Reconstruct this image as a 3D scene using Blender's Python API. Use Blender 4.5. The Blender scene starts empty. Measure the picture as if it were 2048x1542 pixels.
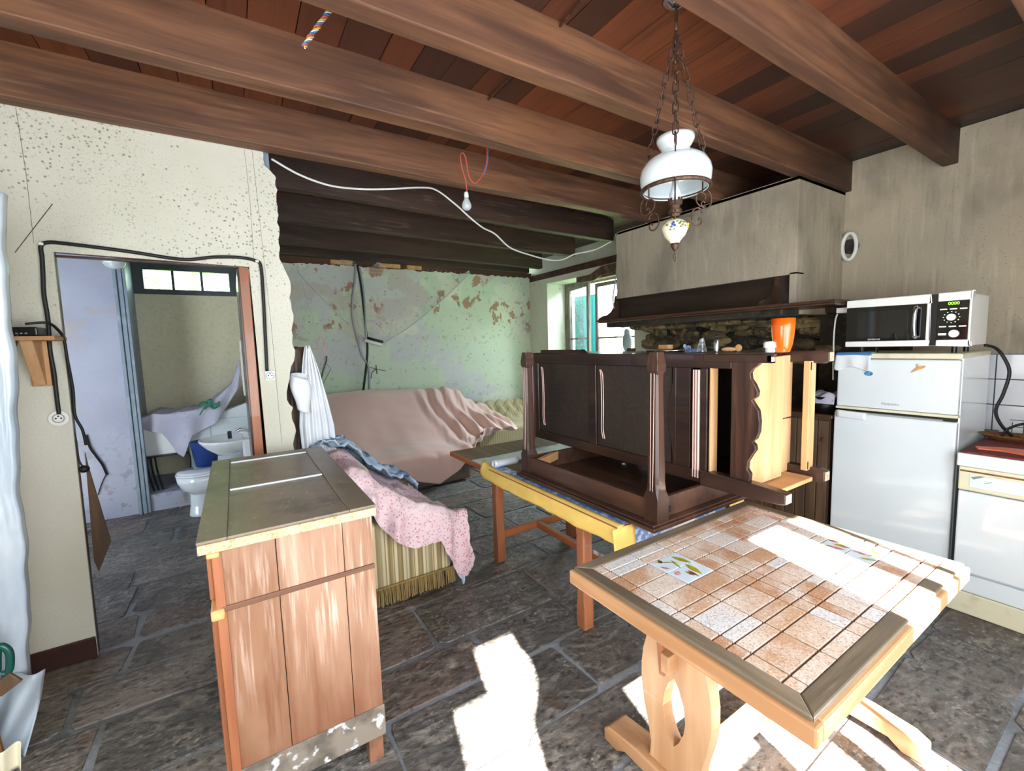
import bpy, bmesh, math, random
from mathutils import Vector, Matrix
rnd = random.Random(7)
C = bpy.context.scene.collection
PI = math.pi

# ---------------------------------------------------------------- camera
H = 1.48
FPX = 868.7
yaw, pitch, roll = math.radians(32.38), math.radians(5.35), math.radians(-1.705)
_f = Vector((math.sin(yaw)*math.cos(pitch), math.cos(yaw)*math.cos(pitch), -math.sin(pitch)))
_r = Vector((math.cos(yaw), -math.sin(yaw), 0))
_u = _r.cross(_f)
_c, _s = math.cos(roll), math.sin(roll)
_r2 = _c*_r + _s*_u
_u2 = -_s*_r + _c*_u
cam_d = bpy.data.cameras.new('camera')
cam = bpy.data.objects.new('camera', cam_d)
C.objects.link(cam)
cam_d.sensor_fit = 'HORIZONTAL'
cam_d.sensor_width = 36
cam_d.lens = FPX/2048*36
cam_d.clip_start = 0.02
cam.matrix_world = Matrix(((_r2.x, _u2.x, -_f.x, 0), (_r2.y, _u2.y, -_f.y, 0), (_r2.z, _u2.z, -_f.z, H), (0, 0, 0, 1)))
bpy.context.scene.camera = cam
def P(px, py, ax, val):
    """a measured point of the photograph at a known distance: axis ax of the room equals val"""
    d = _r2*((px-1024)/FPX) - _u2*((py-771)/FPX) + _f
    o = Vector((0, 0, H))
    t = (val-o[ax])/d[ax]
    return o + d*t

# ---------------------------------------------------------------- light and exposure
sc = bpy.context.scene
sc.view_settings.view_transform = 'Standard'
sc.view_settings.look = 'None'
sc.view_settings.gamma = 1
sc.view_settings.exposure = 0.5
w = bpy.data.worlds.new('sky'); sc.world = w; w.use_nodes = True
bg = w.node_tree.nodes['Background']
bg.inputs[0].default_value = (0.72, 0.86, 1.0, 1); bg.inputs[1].default_value = 7
sun_d = bpy.data.lights.new('sun', 'SUN'); sun_d.energy = 100; sun_d.angle = math.radians(0.6); sun_d.color = (1, .95, .86)
sun = bpy.data.objects.new('sun', sun_d); C.objects.link(sun)
sdir = Vector((.26, 1, -1/1.31)).normalized()      # way the sunlight travels
sun.rotation_euler = sdir.to_track_quat('-Z', 'Y').to_euler()
def area(name, loc, to, sx, sy, e, col, spread=180):
    d = bpy.data.lights.new(name, 'AREA'); d.shape = 'RECTANGLE'; d.size = sx; d.size_y = sy; d.energy = e; d.color = col
    d.spread = math.radians(spread)
    o = bpy.data.objects.new(name, d); C.objects.link(o); o.location = loc
    o.rotation_euler = (Vector(to)-Vector(loc)).to_track_quat('-Z', 'Y').to_euler()
    return o
area('daylight_from_the_entrance', (.9, -.62, 1.35), (.9, 3, 1.5), 2.6, 2.0, 62, (.93, .96, 1.0))
area('added_side_fill', (-1.15, .3, 1.5), (3, 1.2, 1.2), 1.2, 1.3, 34, (.95, .97, 1.0))  # added fill lamp; the side wall has no window
for nm_, loc_, to_, sx_, sy_ in (('portal_of_alcove_window', (4.62, 4.52, 1.6), (3, 4.52, 1.6), 1.7, 1.5), ('portal_of_transom', (-.375, 6.2, 2.3), (-.375, 5, 2.3), .78, .21)):
    area(nm_, loc_, to_, sx_, sy_, 1, (1, 1, 1)).data.cycles.is_portal = True
area('skylight_over_alcove_window', (5.5, 4.3, 3.3), (3.4, 4.9, 1.0), 1.6, 1.4, 600, (.80, .95, 1.0))
area('daylight_in_washroom', (-1.9, 4.2, 1.7), (.2, 5.2, .7), .9, 1.1, 5.5, (.62, .76, 1.0))

# ---------------------------------------------------------------- materials
def lin(c):
    return tuple(((x/12.92) if x <= .04045 else ((x+.055)/1.055)**2.4) for x in c)
def rgb(h):
    return lin((int(h[0:2], 16)/255, int(h[2:4], 16)/255, int(h[4:6], 16)/255)) + (1,)
MATS = {}
def M(name, base, layers=(), rough=.7, metal=0, bump=0, bscale=(40, 40, 40), tone=None, alpha=None, emit=0, spec=.5, trans=0, coat=0, bump2=None, sheen=0):
    m = bpy.data.materials.new(name); m.use_nodes = True; MATS[name] = m
    nt = m.node_tree; N = nt.nodes; L = nt.links
    b = N['Principled BSDF']
    b.inputs['Roughness'].default_value = rough; b.inputs['Metallic'].default_value = metal
    b.inputs['Specular IOR Level'].default_value = spec
    b.inputs['Transmission Weight'].default_value = trans; b.inputs['Coat Weight'].default_value = coat
    tc = N.new('ShaderNodeTexCoord')
    def mapped(scale, off=0.0):
        mp = N.new('ShaderNodeMapping'); mp.inputs['Scale'].default_value = scale
        mp.inputs['Location'].default_value = (off, off*.7, off*1.3)
        L.new(tc.outputs['Object'], mp.inputs[0]); return mp.outputs[0]
    col = None
    rg = N.new('ShaderNodeRGB'); rg.outputs[0].default_value = rgb(base); col = rg.outputs[0]
    if tone:
        at = N.new('ShaderNodeAttribute'); at.attribute_name = 'tone'
        cr = N.new('ShaderNodeValToRGB')
        els = cr.color_ramp.elements
        els[0].color = rgb(tone[0]); els[-1].color = rgb(tone[-1])
        for i, t in enumerate(tone[1:-1]):
            e = els.new((i+1)/(len(tone)-1)); e.color = rgb(t)
        L.new(at.outputs['Fac'], cr.inputs[0]); col = cr.outputs[0]
    for i, l in enumerate(layers):
        kind, scale, lo, hi, lc, fac = l[:6]
        ex = l[6] if len(l) > 6 else {}
        v = mapped(scale, ex.get('off', i*3.7))
        if kind == 'noise':
            t = N.new('ShaderNodeTexNoise'); t.inputs['Scale'].default_value = 1
            t.inputs['Detail'].default_value = ex.get('detail', 4); t.inputs['Distortion'].default_value = ex.get('dist', 0)
            t.inputs['Roughness'].default_value = ex.get('rough', .55)
            out = t.outputs[0]
        elif kind == 'vor':
            t = N.new('ShaderNodeTexVoronoi'); t.inputs['Scale'].default_value = 1; out = t.outputs['Distance']
        elif kind == 'edge':
            t = N.new('ShaderNodeTexVoronoi'); t.feature = 'DISTANCE_TO_EDGE'; t.inputs['Scale'].default_value = 1; out = t.outputs['Distance']
        elif kind == 'wave':
            t = N.new('ShaderNodeTexWave'); t.inputs['Scale'].default_value = 1; t.bands_direction = ex.get('dir', 'X')
            t.inputs['Distortion'].default_value = ex.get('dist', 0); t.inputs['Detail'].default_value = ex.get('detail', 0)
            out = t.outputs['Fac']
        elif kind == 'grad':
            t = N.new('ShaderNodeSeparateXYZ'); out = t.outputs[ex.get('axis', 2)]
        if kind == 'grad': L.new(tc.outputs['Object'], t.inputs[0])
        else: L.new(v, t.inputs['Vector'])
        mr = N.new('ShaderNodeMapRange'); mr.inputs[1].default_value = lo; mr.inputs[2].default_value = hi
        mr.inputs[3].default_value = 0; mr.inputs[4].default_value = fac
        L.new(out, mr.inputs[0])
        fo = mr.outputs[0]
        if 'mask' in ex:                       # a second noise that limits where the layer shows
            ms, mlo, mhi = ex['mask']
            t2 = N.new('ShaderNodeTexNoise'); t2.inputs['Scale'].default_value = 1; L.new(mapped(ms, 11.3+i), t2.inputs['Vector'])
            m2 = N.new('ShaderNodeMapRange'); m2.inputs[1].default_value = mlo; m2.inputs[2].default_value = mhi
            L.new(t2.outputs[0], m2.inputs[0])
            mu = N.new('ShaderNodeMath'); mu.operation = 'MULTIPLY'; L.new(fo, mu.inputs[0]); L.new(m2.outputs[0], mu.inputs[1]); fo = mu.outputs[0]
        if 'zone' in ex:                       # limits to a height or length range of the thing
            za, z0, z1 = ex['zone']
            sp = N.new('ShaderNodeSeparateXYZ'); L.new(tc.outputs['Object'], sp.inputs[0])
            m3 = N.new('ShaderNodeMapRange'); m3.inputs[1].default_value = z0; m3.inputs[2].default_value = z1
            L.new(sp.outputs[za], m3.inputs[0])
            mu = N.new('ShaderNodeMath'); mu.operation = 'MULTIPLY'; L.new(fo, mu.inputs[0]); L.new(m3.outputs[0], mu.inputs[1]); fo = mu.outputs[0]
        mx = N.new('ShaderNodeMix'); mx.data_type = 'RGBA'
        L.new(fo, mx.inputs[0]); L.new(col, mx.inputs[6]); mx.inputs[7].default_value = rgb(lc); col = mx.outputs[2]
    L.new(col, b.inputs['Base Color'])
    if bump:
        t = N.new('ShaderNodeTexNoise'); t.inputs['Scale'].default_value = 1; t.inputs['Detail'].default_value = 5
        L.new(mapped(bscale, 5.5), t.inputs['Vector'])
        bp = N.new('ShaderNodeBump'); bp.inputs['Strength'].default_value = min(1, bump); bp.inputs['Distance'].default_value = .01*max(1, bump)
        L.new(t.outputs[0], bp.inputs['Height']); L.new(bp.outputs[0], b.inputs['Normal'])
    if alpha is not None:
        if isinstance(alpha, tuple):
            t = N.new('ShaderNodeTexVoronoi'); t.inputs['Scale'].default_value = 1
            L.new(mapped(alpha[0]), t.inputs['Vector'])
            m4 = N.new('ShaderNodeMapRange'); m4.inputs[1].default_value = alpha[1]; m4.inputs[2].default_value = alpha[2]
            m4.inputs[3].default_value = alpha[3]; m4.inputs[4].default_value = alpha[4]
            L.new(t.outputs['Distance'], m4.inputs[0]); L.new(m4.outputs[0], b.inputs['Alpha'])
        else: b.inputs['Alpha'].default_value = alpha
    if emit:
        L.new(col, b.inputs['Emission Color']); b.inputs['Emission Strength'].default_value = emit
    if sheen: b.inputs['Sheen Weight'].default_value = sheen
    return m
def wood(name, dark, light, axis, g=14, rough=.55, tone=None, contrast=.75, wear=None, coat=0, bump=.15, soot=None):
    s1 = [g, g, g]; s1[axis] = g*.09
    s2 = [g*5, g*5, g*5]; s2[axis] = g*.25
    s3 = [g*.35]*3; s3[axis] = g*.12
    ls = [('noise', tuple(s1), .35, .68, light, contrast, {'dist': .6}),
          ('noise', tuple(s2), .5, .72, dark, .55, {}),
          ('noise', tuple(s3), .5, .75, dark, .45, {})]
    if wear: ls.append(('noise', tuple(s2), .55, .75, wear[0], wear[1], {'mask': ((2.2, 2.2, 2.2), .45, .6), 'off': 8.1}))
    if soot: ls.append(('noise', (3, 3, 3), .2, .5, '1f1814', .85, {'zone': (0, soot[0], soot[1]), 'off': 4.4}))
    return M(name, dark, ls, rough=rough, tone=tone, bump=bump, bscale=tuple(s2), coat=coat)

def build_mats():
    M('plaster_cream', 'd3d3c8', [
        ('noise', (1.2, 1.2, 1.2), .4, .7, 'c0c2b0', .7),
        ('noise', (.6, 1, .4), .55, .7, 'dedbc8', .6),
        ('vor', (52, 52, 52), .30, .16, '6f6f60', .85, {'mask': ((1.7, 1.7, 1.7), .44, .56), 'zone': (2, 1.5, 2.0)}),
        ('vor', (30, 30, 30), .20, .10, '74735f', .8, {'mask': ((2.6, 2.6, 2.6), .5, .6), 'zone': (2, 1.4, 1.9)}),
        ('vor', (95, 95, 95), .26, .12, '85846f', .7, {'mask': ((1.4, 1.4, 1.4), .38, .55), 'zone': (2, .9, 1.9)}),
        ('noise', (90, 90, 90), .55, .8, 'c2bda2', .5)], rough=.9, bump=.25, bscale=(90, 90, 90))
    M('plaster_white', 'a4a9b8', [
        ('noise', (1.5, 1.5, 1.5), .45, .7, '9699ab', .8),
        ('noise', (4, 4, 4), .52, .62, 'a59f97', .75, {'mask': ((1.2, 1.2, 1.2), .5, .6)}),
        ('noise', (12, 12, 12), .56, .64, '6d6a68', .6, {'zone': (2, .9, .2)})], rough=.9, bump=.2, bscale=(25, 25, 25))
    M('plaster_beige', 'ebe4c8', [('noise', (1.2, 1.2, 1.2), .4, .7, 'd8d0b2', .7), ('noise', (30, 30, 30), .5, .8, 'aaa488', .35)], rough=.9)
    M('plaster_green', 'cddac2', [
        ('noise', (.9, .9, .9), .38, .66, 'bcd2b8', .8),
        ('noise', (1.3, 1.3, 1.3), .52, .57, 'c9cbcd', .8, {'off': 2.4, 'detail': 6}),
        ('noise', (1.1, 1.1, 1.1), .56, .60, 'dde0cc', .7, {'off': 9.2}),
        ('noise', (1.3, 1, 1.8), .57, .60, 'c4b4ae', .6, {'off': 31.0, 'zone': (2, 1.2, 2.3)}),
        ('noise', (6.5, 6.5, 5.0), .57, .585, 'a67f62', .9, {'mask': ((1.1, 1.1, 1.6), .47, .50), 'zone': (2, 1.5, 1.8), 'off': 3.3, 'detail': 6}),
        ('vor', (11, 11, 11), .12, .07, '574536', .9, {'mask': ((2.5, 2.5, 2.5), .5, .55)}),
        ('noise', (20, 20, 20), .6, .68, '8e9f86', .5)], rough=.9, bump=.2, bscale=(14, 14, 14))
    M('plaster_green_plain', 'd3d6c4', [('noise', (1.3, 1.3, 1.3), .4, .7, 'c2c9b8', .8), ('noise', (25, 25, 25), .6, .75, '7d8b71', .4),
        ('vor', (7, 7, 7), .09, .05, '57513f', .8)], rough=.9, bump=.15, bscale=(14, 14, 14))
    M('plaster_grey', 'b8ae98', [
        ('noise', (1, 1, 1), .4, .7, 'a1988a', .8),
        ('noise', (22, 22, 2.2), .52, .75, 'd0c8b6', .5, {'dist': .6}),
        ('noise', (42, 42, 3), .56, .75, '857c6c', .4),
        ('noise', (1.8, 1.8, 1.2), .5, .7, '6d675a', .65),
        ('noise', (60, 60, 60), .55, .8, '8d8474', .35),
        ('vor', (40, 40, 40), .2, .1, '6d6752', .5, {'mask': ((1.5, 1.5, 1.5), .48, .6)})], rough=.92, bump=.35, bscale=(22, 22, 5))
    M('soot', '3b342b', [('noise', (3, 3, 3), .45, .65, '1d1a17', .9), ('noise', (20, 20, 20), .55, .7, '6a5c45', .5)], rough=.95, bump=.5, bscale=(16, 16, 16))
    M('white_tiles', 'e6eaf0', [('noise', (3, 3, 3), .4, .7, 'd2d7e2', .5)], rough=.12, coat=.5)
    M('grout', '4a5058', rough=.9)
    wood('beam_brown', '523628', '916445', 0, g=10, rough=.62, contrast=.8, wear=('a88468', .4), soot=(2.5, 4.3))
    wood('beam_dark', '31231c', '523a2d', 0, g=10, rough=.7, wear=('8f7c66', .5))
    wood('beam_sooty', '38281f', '67452f', 0, g=10, rough=.8)
    wood('boards', '3a231b', '5c3524', 1, g=9, rough=.5, tone=('2e1e17', '44281c', '5e3220', '7a4427'), contrast=.3, soot=(2.2, 4.3))
    M('slab', '5a5753', [
        ('noise', (3, 3, 3), .4, .7, '3f3e3e', .8),
        ('noise', (8, 13, 9), .5, .68, '98938b', .6, {'dist': 1.2, 'detail': 8}),
        ('noise', (60, 60, 60), .54, .68, 'b5b1a8', .6, {'mask': ((3, 3, 3), .4, .6)}),
        ('noise', (26, 40, 26), .55, .66, '35322f', .75),
        ('noise', (6, 6, 6), .6, .75, '5d4334', .55)], rough=.55, tone=('5a5856', '706b65', '75655c', '83807c'), bump=1.8, bscale=(18, 26, 18))
    M('mortar', '8b929b', [('noise', (1.1, 1.1, 1.1), .4, .55, '55544f', .85), ('noise', (40, 40, 40), .5, .75, 'a2abb5', .5)], rough=.8, bump=.5, bscale=(50, 50, 50))
    M('skirting', '3d2019', [('noise', (9, 9, 9), .4, .7, '22130f', .7)], rough=.5)
    M('painted_blue_grey', '7c8b98', [('noise', (20, 20, 3), .5, .7, '5f6a74', .7), ('noise', (6, 6, 6), .55, .7, 'a8b6c4', .5)], rough=.45)
    M('painted_slate', '4d5558', [('noise', (8, 8, 8), .5, .7, '3c4346', .7)], rough=.5)
    M('lintel_brown', '5f4b3b', [('noise', (14, 14, 14), .45, .65, '8d7a66', .7)], rough=.95); M('brick_red', '97543a', [('noise', (30, 30, 30), .45, .7, 'c9b49c', .7)], rough=.9)
    M('black_plastic', '0c0c0e', rough=.35)
    M('black_rubber', '121214', rough=.55)
    M('white_plastic', 'e9ece9', rough=.3)
    M('white_enamel', 'dfe9ee', [('noise', (2, 2, 2), .4, .7, 'd2dde6', .5)], rough=.18, coat=.6)
    M('cream_enamel', 'dbd8bd', [('noise', (14, 14, 14), .55, .75, 'b9b38f', .5)], rough=.3)
    M('grey_plastic', '9ba0a2', rough=.4)
    M('chrome', 'c9ccd0', rough=.18, metal=1)
    M('porcelain', 'dde4ea', rough=.08, coat=.8)
    M('iron_rust', '4a3a31', [('noise', (60, 60, 60), .45, .65, '7a5947', .7)], rough=.55, metal=.6)
    M('milk_glass', 'e4f0f4', rough=.08, coat=.6, trans=.12)
    M('clear_glass', 'ffffff', rough=.03, trans=1, alpha=.25)
    M('dark_glass', '15171a', rough=.06, coat=.5)
    M('screen_black', '08090a', rough=.12, coat=.4)
    M('green_led', '7cff2a', rough=.5, emit=2.5)
    wood('walnut_dark', '251813', '432c23', 1, g=12, rough=.38, coat=.25)
    wood('walnut_dark_z', '2b1b15', '543527', 2, g=12, rough=.38, coat=.25, wear=('9b6b4a', .3))
    wood('walnut_apron', '33211a', '60412f', 1, g=12, rough=.4, coat=.2)
    M('panel_dusty', '30261f', [('noise', (3, 3, 3), .4, .7, '211915', .8), ('noise', (50, 50, 50), .5, .8, '564740', .35)], rough=.6)
    M('dark_void', '100b09', rough=.9)
    wood('pine_raw', 'b98c5e', 'd9b68c', 2, g=9, rough=.6, contrast=.8)
    wood('pine_raw_y', 'b07f50', 'd0a577', 1, g=9, rough=.6, contrast=.8)
    wood('pine_edge', 'b5824c', 'e2b67a', 1, g=12, rough=.6)
    wood('oak_orange', 'a37750', 'c9a078', 1, g=9, rough=.42, coat=.2, wear=('f0c898', .4))
    wood('oak_orange_x', 'a37750', 'c9a078', 0, g=9, rough=.42, coat=.2, wear=('f0c898', .4))
    wood('oak_orange_z', 'b08560', 'd2ac84', 2, g=8, rough=.42, coat=.2)
    wood('oak_red_z', '8a5236', 'b3744c', 2, g=10, rough=.45, coat=.2)
    wood('oak_red_x', '8f4f2c', 'bd7444', 0, g=10, rough=.45, coat=.2)
    wood('oak_red_y', '8f4f2c', 'bd7444', 1, g=10, rough=.45, coat=.2)
    wood('rim_weathered_y', '5f5344', '8d7f6a', 1, g=14, rough=.4, coat=.2, wear=('cfc4ae', .5))
    wood('rim_weathered_x', '5f5344', '8d7f6a', 0, g=14, rough=.4, coat=.2, wear=('cfc4ae', .5))
    wood('slats_brown', '6b5436', '8d7450', 1, g=12, rough=.5, contrast=.5)
    M('table_tile', 'c7a184', [
        ('noise', (7, 7, 7), .42, .62, 'dcd2c8', .8),
        ('noise', (210, 210, 210), .5, .66, '9c6b4b', .75),
        ('noise', (160, 160, 160), .56, .7, 'efe6da', .6)], rough=.32, tone=('b58a6a', 'c4a286', 'cfbbaa', 'd2d4d6'), bump=.2, bscale=(160, 160, 160))
    M('tile_decor', 'ccdbe6', rough=.15, coat=.5)
    M('tile_grout', '5e4334', rough=.9)
    M('paint_leaf', '8f8a18', [('noise', (60, 60, 60), .45, .65, 'b5a81e', .8)], rough=.3)
    M('paint_brown', '6b3516', [('noise', (60, 60, 60), .45, .65, 'a5601c', .8)], rough=.3)
    M('paint_pink', 'b9646c', [('noise', (60, 60, 60), .45, .65, 'e0b0b0', .8)], rough=.3)
    M('sideboard_side', '80593f', [
        ('noise', (7, 7, 1.1), .38, .7, 'a8846c', .8, {'dist': 1.0, 'detail': 6}),
        ('noise', (70, 70, 4), .52, .70, 'ddc6b6', .65, {'mask': ((2.8, 2.8, 2.2), .42, .58), 'zone': (2, .35, .62)}),
        ('noise', (45, 45, 2.5), .55, .7, '6d3c26', .6),
        ('noise', (3, 3, 1.6), .38, .62, '6e3f29', .85, {'zone': (2, .62, .2)})], rough=.42, coat=.15, bump=.15, bscale=(60, 60, 4))
    wood('sideboard_rail', '5b3b29', '8d6347', 0, g=12, rough=.6)
    M('sideboard_top', '6f6152', [
        ('noise', (4, 1.6, 4), .4, .7, '8a7c6c', .8), ('noise', (5, 5, 5), .55, .68, '4a4038', .7),
        ('noise', (40, 14, 40), .58, .72, '9c9080', .5)], rough=.38, bump=.12)
    M('chipboard_edge', 'c9b28a', [('noise', (120, 40, 120), .5, .68, '7b6243', .8), ('noise', (30, 30, 30), .5, .7, 'efd5a4', .6)], rough=.8, bump=.4, bscale=(150, 150, 150))
    M('plinth_bleached', '7d7468', [('noise', (9, 9, 9), .45, .6, '4d463f', .8), ('noise', (22, 22, 22), .58, .64, 'c9ccd0', .8)], rough=.7)
    M('brown_foot', '8a5e48', [('noise', (20, 20, 20), .45, .7, '62412f', .7)], rough=.6)
    M('cloth_pink', 'e6c2b7', [('noise', (2, 2, 2), .4, .7, 'dab3a8', .6), ('noise', (300, 300, 300), .5, .8, 'd8b8ac', .3)], rough=.95, sheen=.3)
    M('cloth_olive', '9c8f68', [('wave', (9, 9, 9), .35, .65, 'bcb088', .7, {'dist': 1.5, 'detail': 2})], rough=.8, sheen=.3)
    M('cloth_throw', 'd6bcc2', [('vor', (62, 62, 62), .36, .24, 'ab5f6c', .8), ('noise', (3, 3, 3), .45, .7, 'e5d9de', .6)], rough=.95)
    M('cloth_blue', 'a3bbd2', [('noise', (9, 9, 9), .53, .57, '3d5a86', .9), ('noise', (14, 14, 14), .56, .6, 'c8d9e6', .8), ('noise', (3, 3, 3), .5, .6, 'a8c0d4', .7)], rough=.9)
    M('cloth_white', 'dfe5ea', [('noise', (5, 5, 5), .45, .7, 'c4ccd6', .6)], rough=.9)
    M('cloth_brown', '6e5f56', [('noise', (6, 6, 6), .45, .7, '4d423c', .7)], rough=.95)
    M('cloth_print', 'bcbccc', [('noise', (4, 4, 4), .45, .7, 'a3a5ba', .7), ('vor', (18, 18, 18), .16, .08, '9c7f94', .7)], rough=.95)
    M('velvet_stripes', '8f7c52', [
        ('wave', (5.2, 0, 0), .35, .55, 'c9bd98', .9, {'dist': 0}), ('wave', (13, 0, 0), .72, .85, '6a5938', .75, {'off': 1.3}),
        ('wave', (2.3, 0, 0), .85, .95, 'a3a184', .5, {'off': .4})], rough=.7, sheen=.5)
    M('fringe', '9c8350', [('noise', (160, 160, 6), .45, .65, '5f4c28', .8)], rough=.8)
    M('oilcloth_yellow', 'e5c46a', [('noise', (4, 4, 4), .45, .7, 'caa447', .7), ('noise', (30, 30, 30), .6, .75, 'f0dc94', .5)], rough=.4, coat=.2)
    M('oilcloth_blue', '4f78b8', [('noise', (40, 40, 40), .5, .56, 'b9cbe6', .8), ('noise', (12, 12, 12), .56, .6, 'dfe2d8', .7)], rough=.35, coat=.2)
    M('oilcloth_white', 'd3dae2', [('noise', (9, 9, 9), .5, .62, 'aebccc', .7)], rough=.35, coat=.2)
    M('orange_plastic', 'e8590c', rough=.22, coat=.4)
    M('foil', 'b7bdc4', [('noise', (30, 30, 30), .45, .6, '6a7077', .8)], rough=.25, metal=.7, bump=.6, bscale=(60, 60, 60))
    M('bread', 'c98f52', [('noise', (30, 30, 30), .45, .65, 'e7c394', .8)], rough=.8)
    M('rubble', '6b5d44', [('noise', (5, 5, 5), .45, .65, '2d261e', .9), ('noise', (12, 12, 12), .55, .65, 'a9975f', .8, {'zone': (2, 1.4, 1.6)}), ('noise', (30, 30, 30), .55, .7, '8a7a58', .6)],
      rough=.95, tone=('3a3128', '5e5038', '8a7a50'), bump=1, bscale=(18, 18, 18))
    M('teal_paint', '3fb8bd', rough=.5)
    M('window_wood', '7f776c', [('noise', (20, 20, 4), .5, .7, '4e4036', .8)], rough=.7)
    M('window_wood_dark', '54413a', [('noise', (20, 20, 4), .5, .7, '372822', .8)], rough=.7)
    M('lace', 'd5dae0', rough=.9, alpha=((45, 45, 45), .2, .5, .95, .3))
    M('lace_tie', '8f99a5', rough=.9)
    M('plastic_sheet', 'bcc8d2', [('noise', (4, 4, 2), .45, .65, '97a9bb', .7)], rough=.3, coat=.3, bump=.4, bscale=(7, 7, 3))
    M('cardboard', 'a8763d', [('noise', (5, 5, 2), .45, .65, '6c4a26', .8)], rough=.9)
    M('green_dark', '0f4a44', rough=.3)
    M('red_plastic', 'a02c28', rough=.4)
    M('red_cloth', '7c3232', [('noise', (30, 30, 30), .45, .65, '3d2a34', .8)], rough=.8)
    M('orange_bag', 'ee7140', rough=.35)
    M('wicker', '8a5a2c', [('noise', (50, 50, 50), .45, .65, '4f3218', .8)], rough=.7)
    M('bucket_blue', '1f3f86', rough=.35)
    M('green_ribbon', '0f7a5c', rough=.5)
    M('foliage', '6f9a4e', rough=.7, tone=('3f7034', '76a854', 'a9cf7c', 'c9e0a0'))
    M('bark', '4b3f33', rough=.9)
    M('grass', '6d8f4c', [('noise', (2, 2, 2), .4, .7, '8fb166', .8)], rough=.9)
    M('stone_wall_out', 'd6d2cc', [('noise', (3, 3, 3), .4, .7, 'a9b0bc', .7)], rough=.9)
    M('copper_wire', '9c6a4a', rough=.5)
    M('wire_red', 'c2554a', rough=.5); M('wire_blue', '3f7fc0', rough=.5); M('wire_white', 'e5e1da', rough=.5); M('wire_yellow', 'd9b64a', rough=.5)
    M('net_white', 'cfd3cf', rough=.8)
    M('text_grey', '7f888c', rough=.5)
    M('magnet_blue', '4fa3d8', [('noise', (60, 60, 60), .45, .6, '123a6e', .9)], rough=.4)
    M('ceramic_cream', 'e9e2c6', rough=.15, coat=.6)
    M('ceramic_worn', 'b9aa95', [('noise', (90, 90, 90), .45, .6, '8b7660', .6)], rough=.6); M('ceramic_blue', '2c4a8c', rough=.15, coat=.6); M('ceramic_green', '5b6b2a', rough=.15, coat=.6); M('ceramic_yellow', 'd99a2a', rough=.15, coat=.6)
    M('bulb_glass', 'd5dde2', rough=.15, trans=.3)
    M('cabinet_brown', '4d3a2a', [('noise', (16, 16, 1.2), .45, .7, '75593c', .8)], rough=.6)
    M('aqua_pot', '151515', rough=.3)
build_mats()
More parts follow.
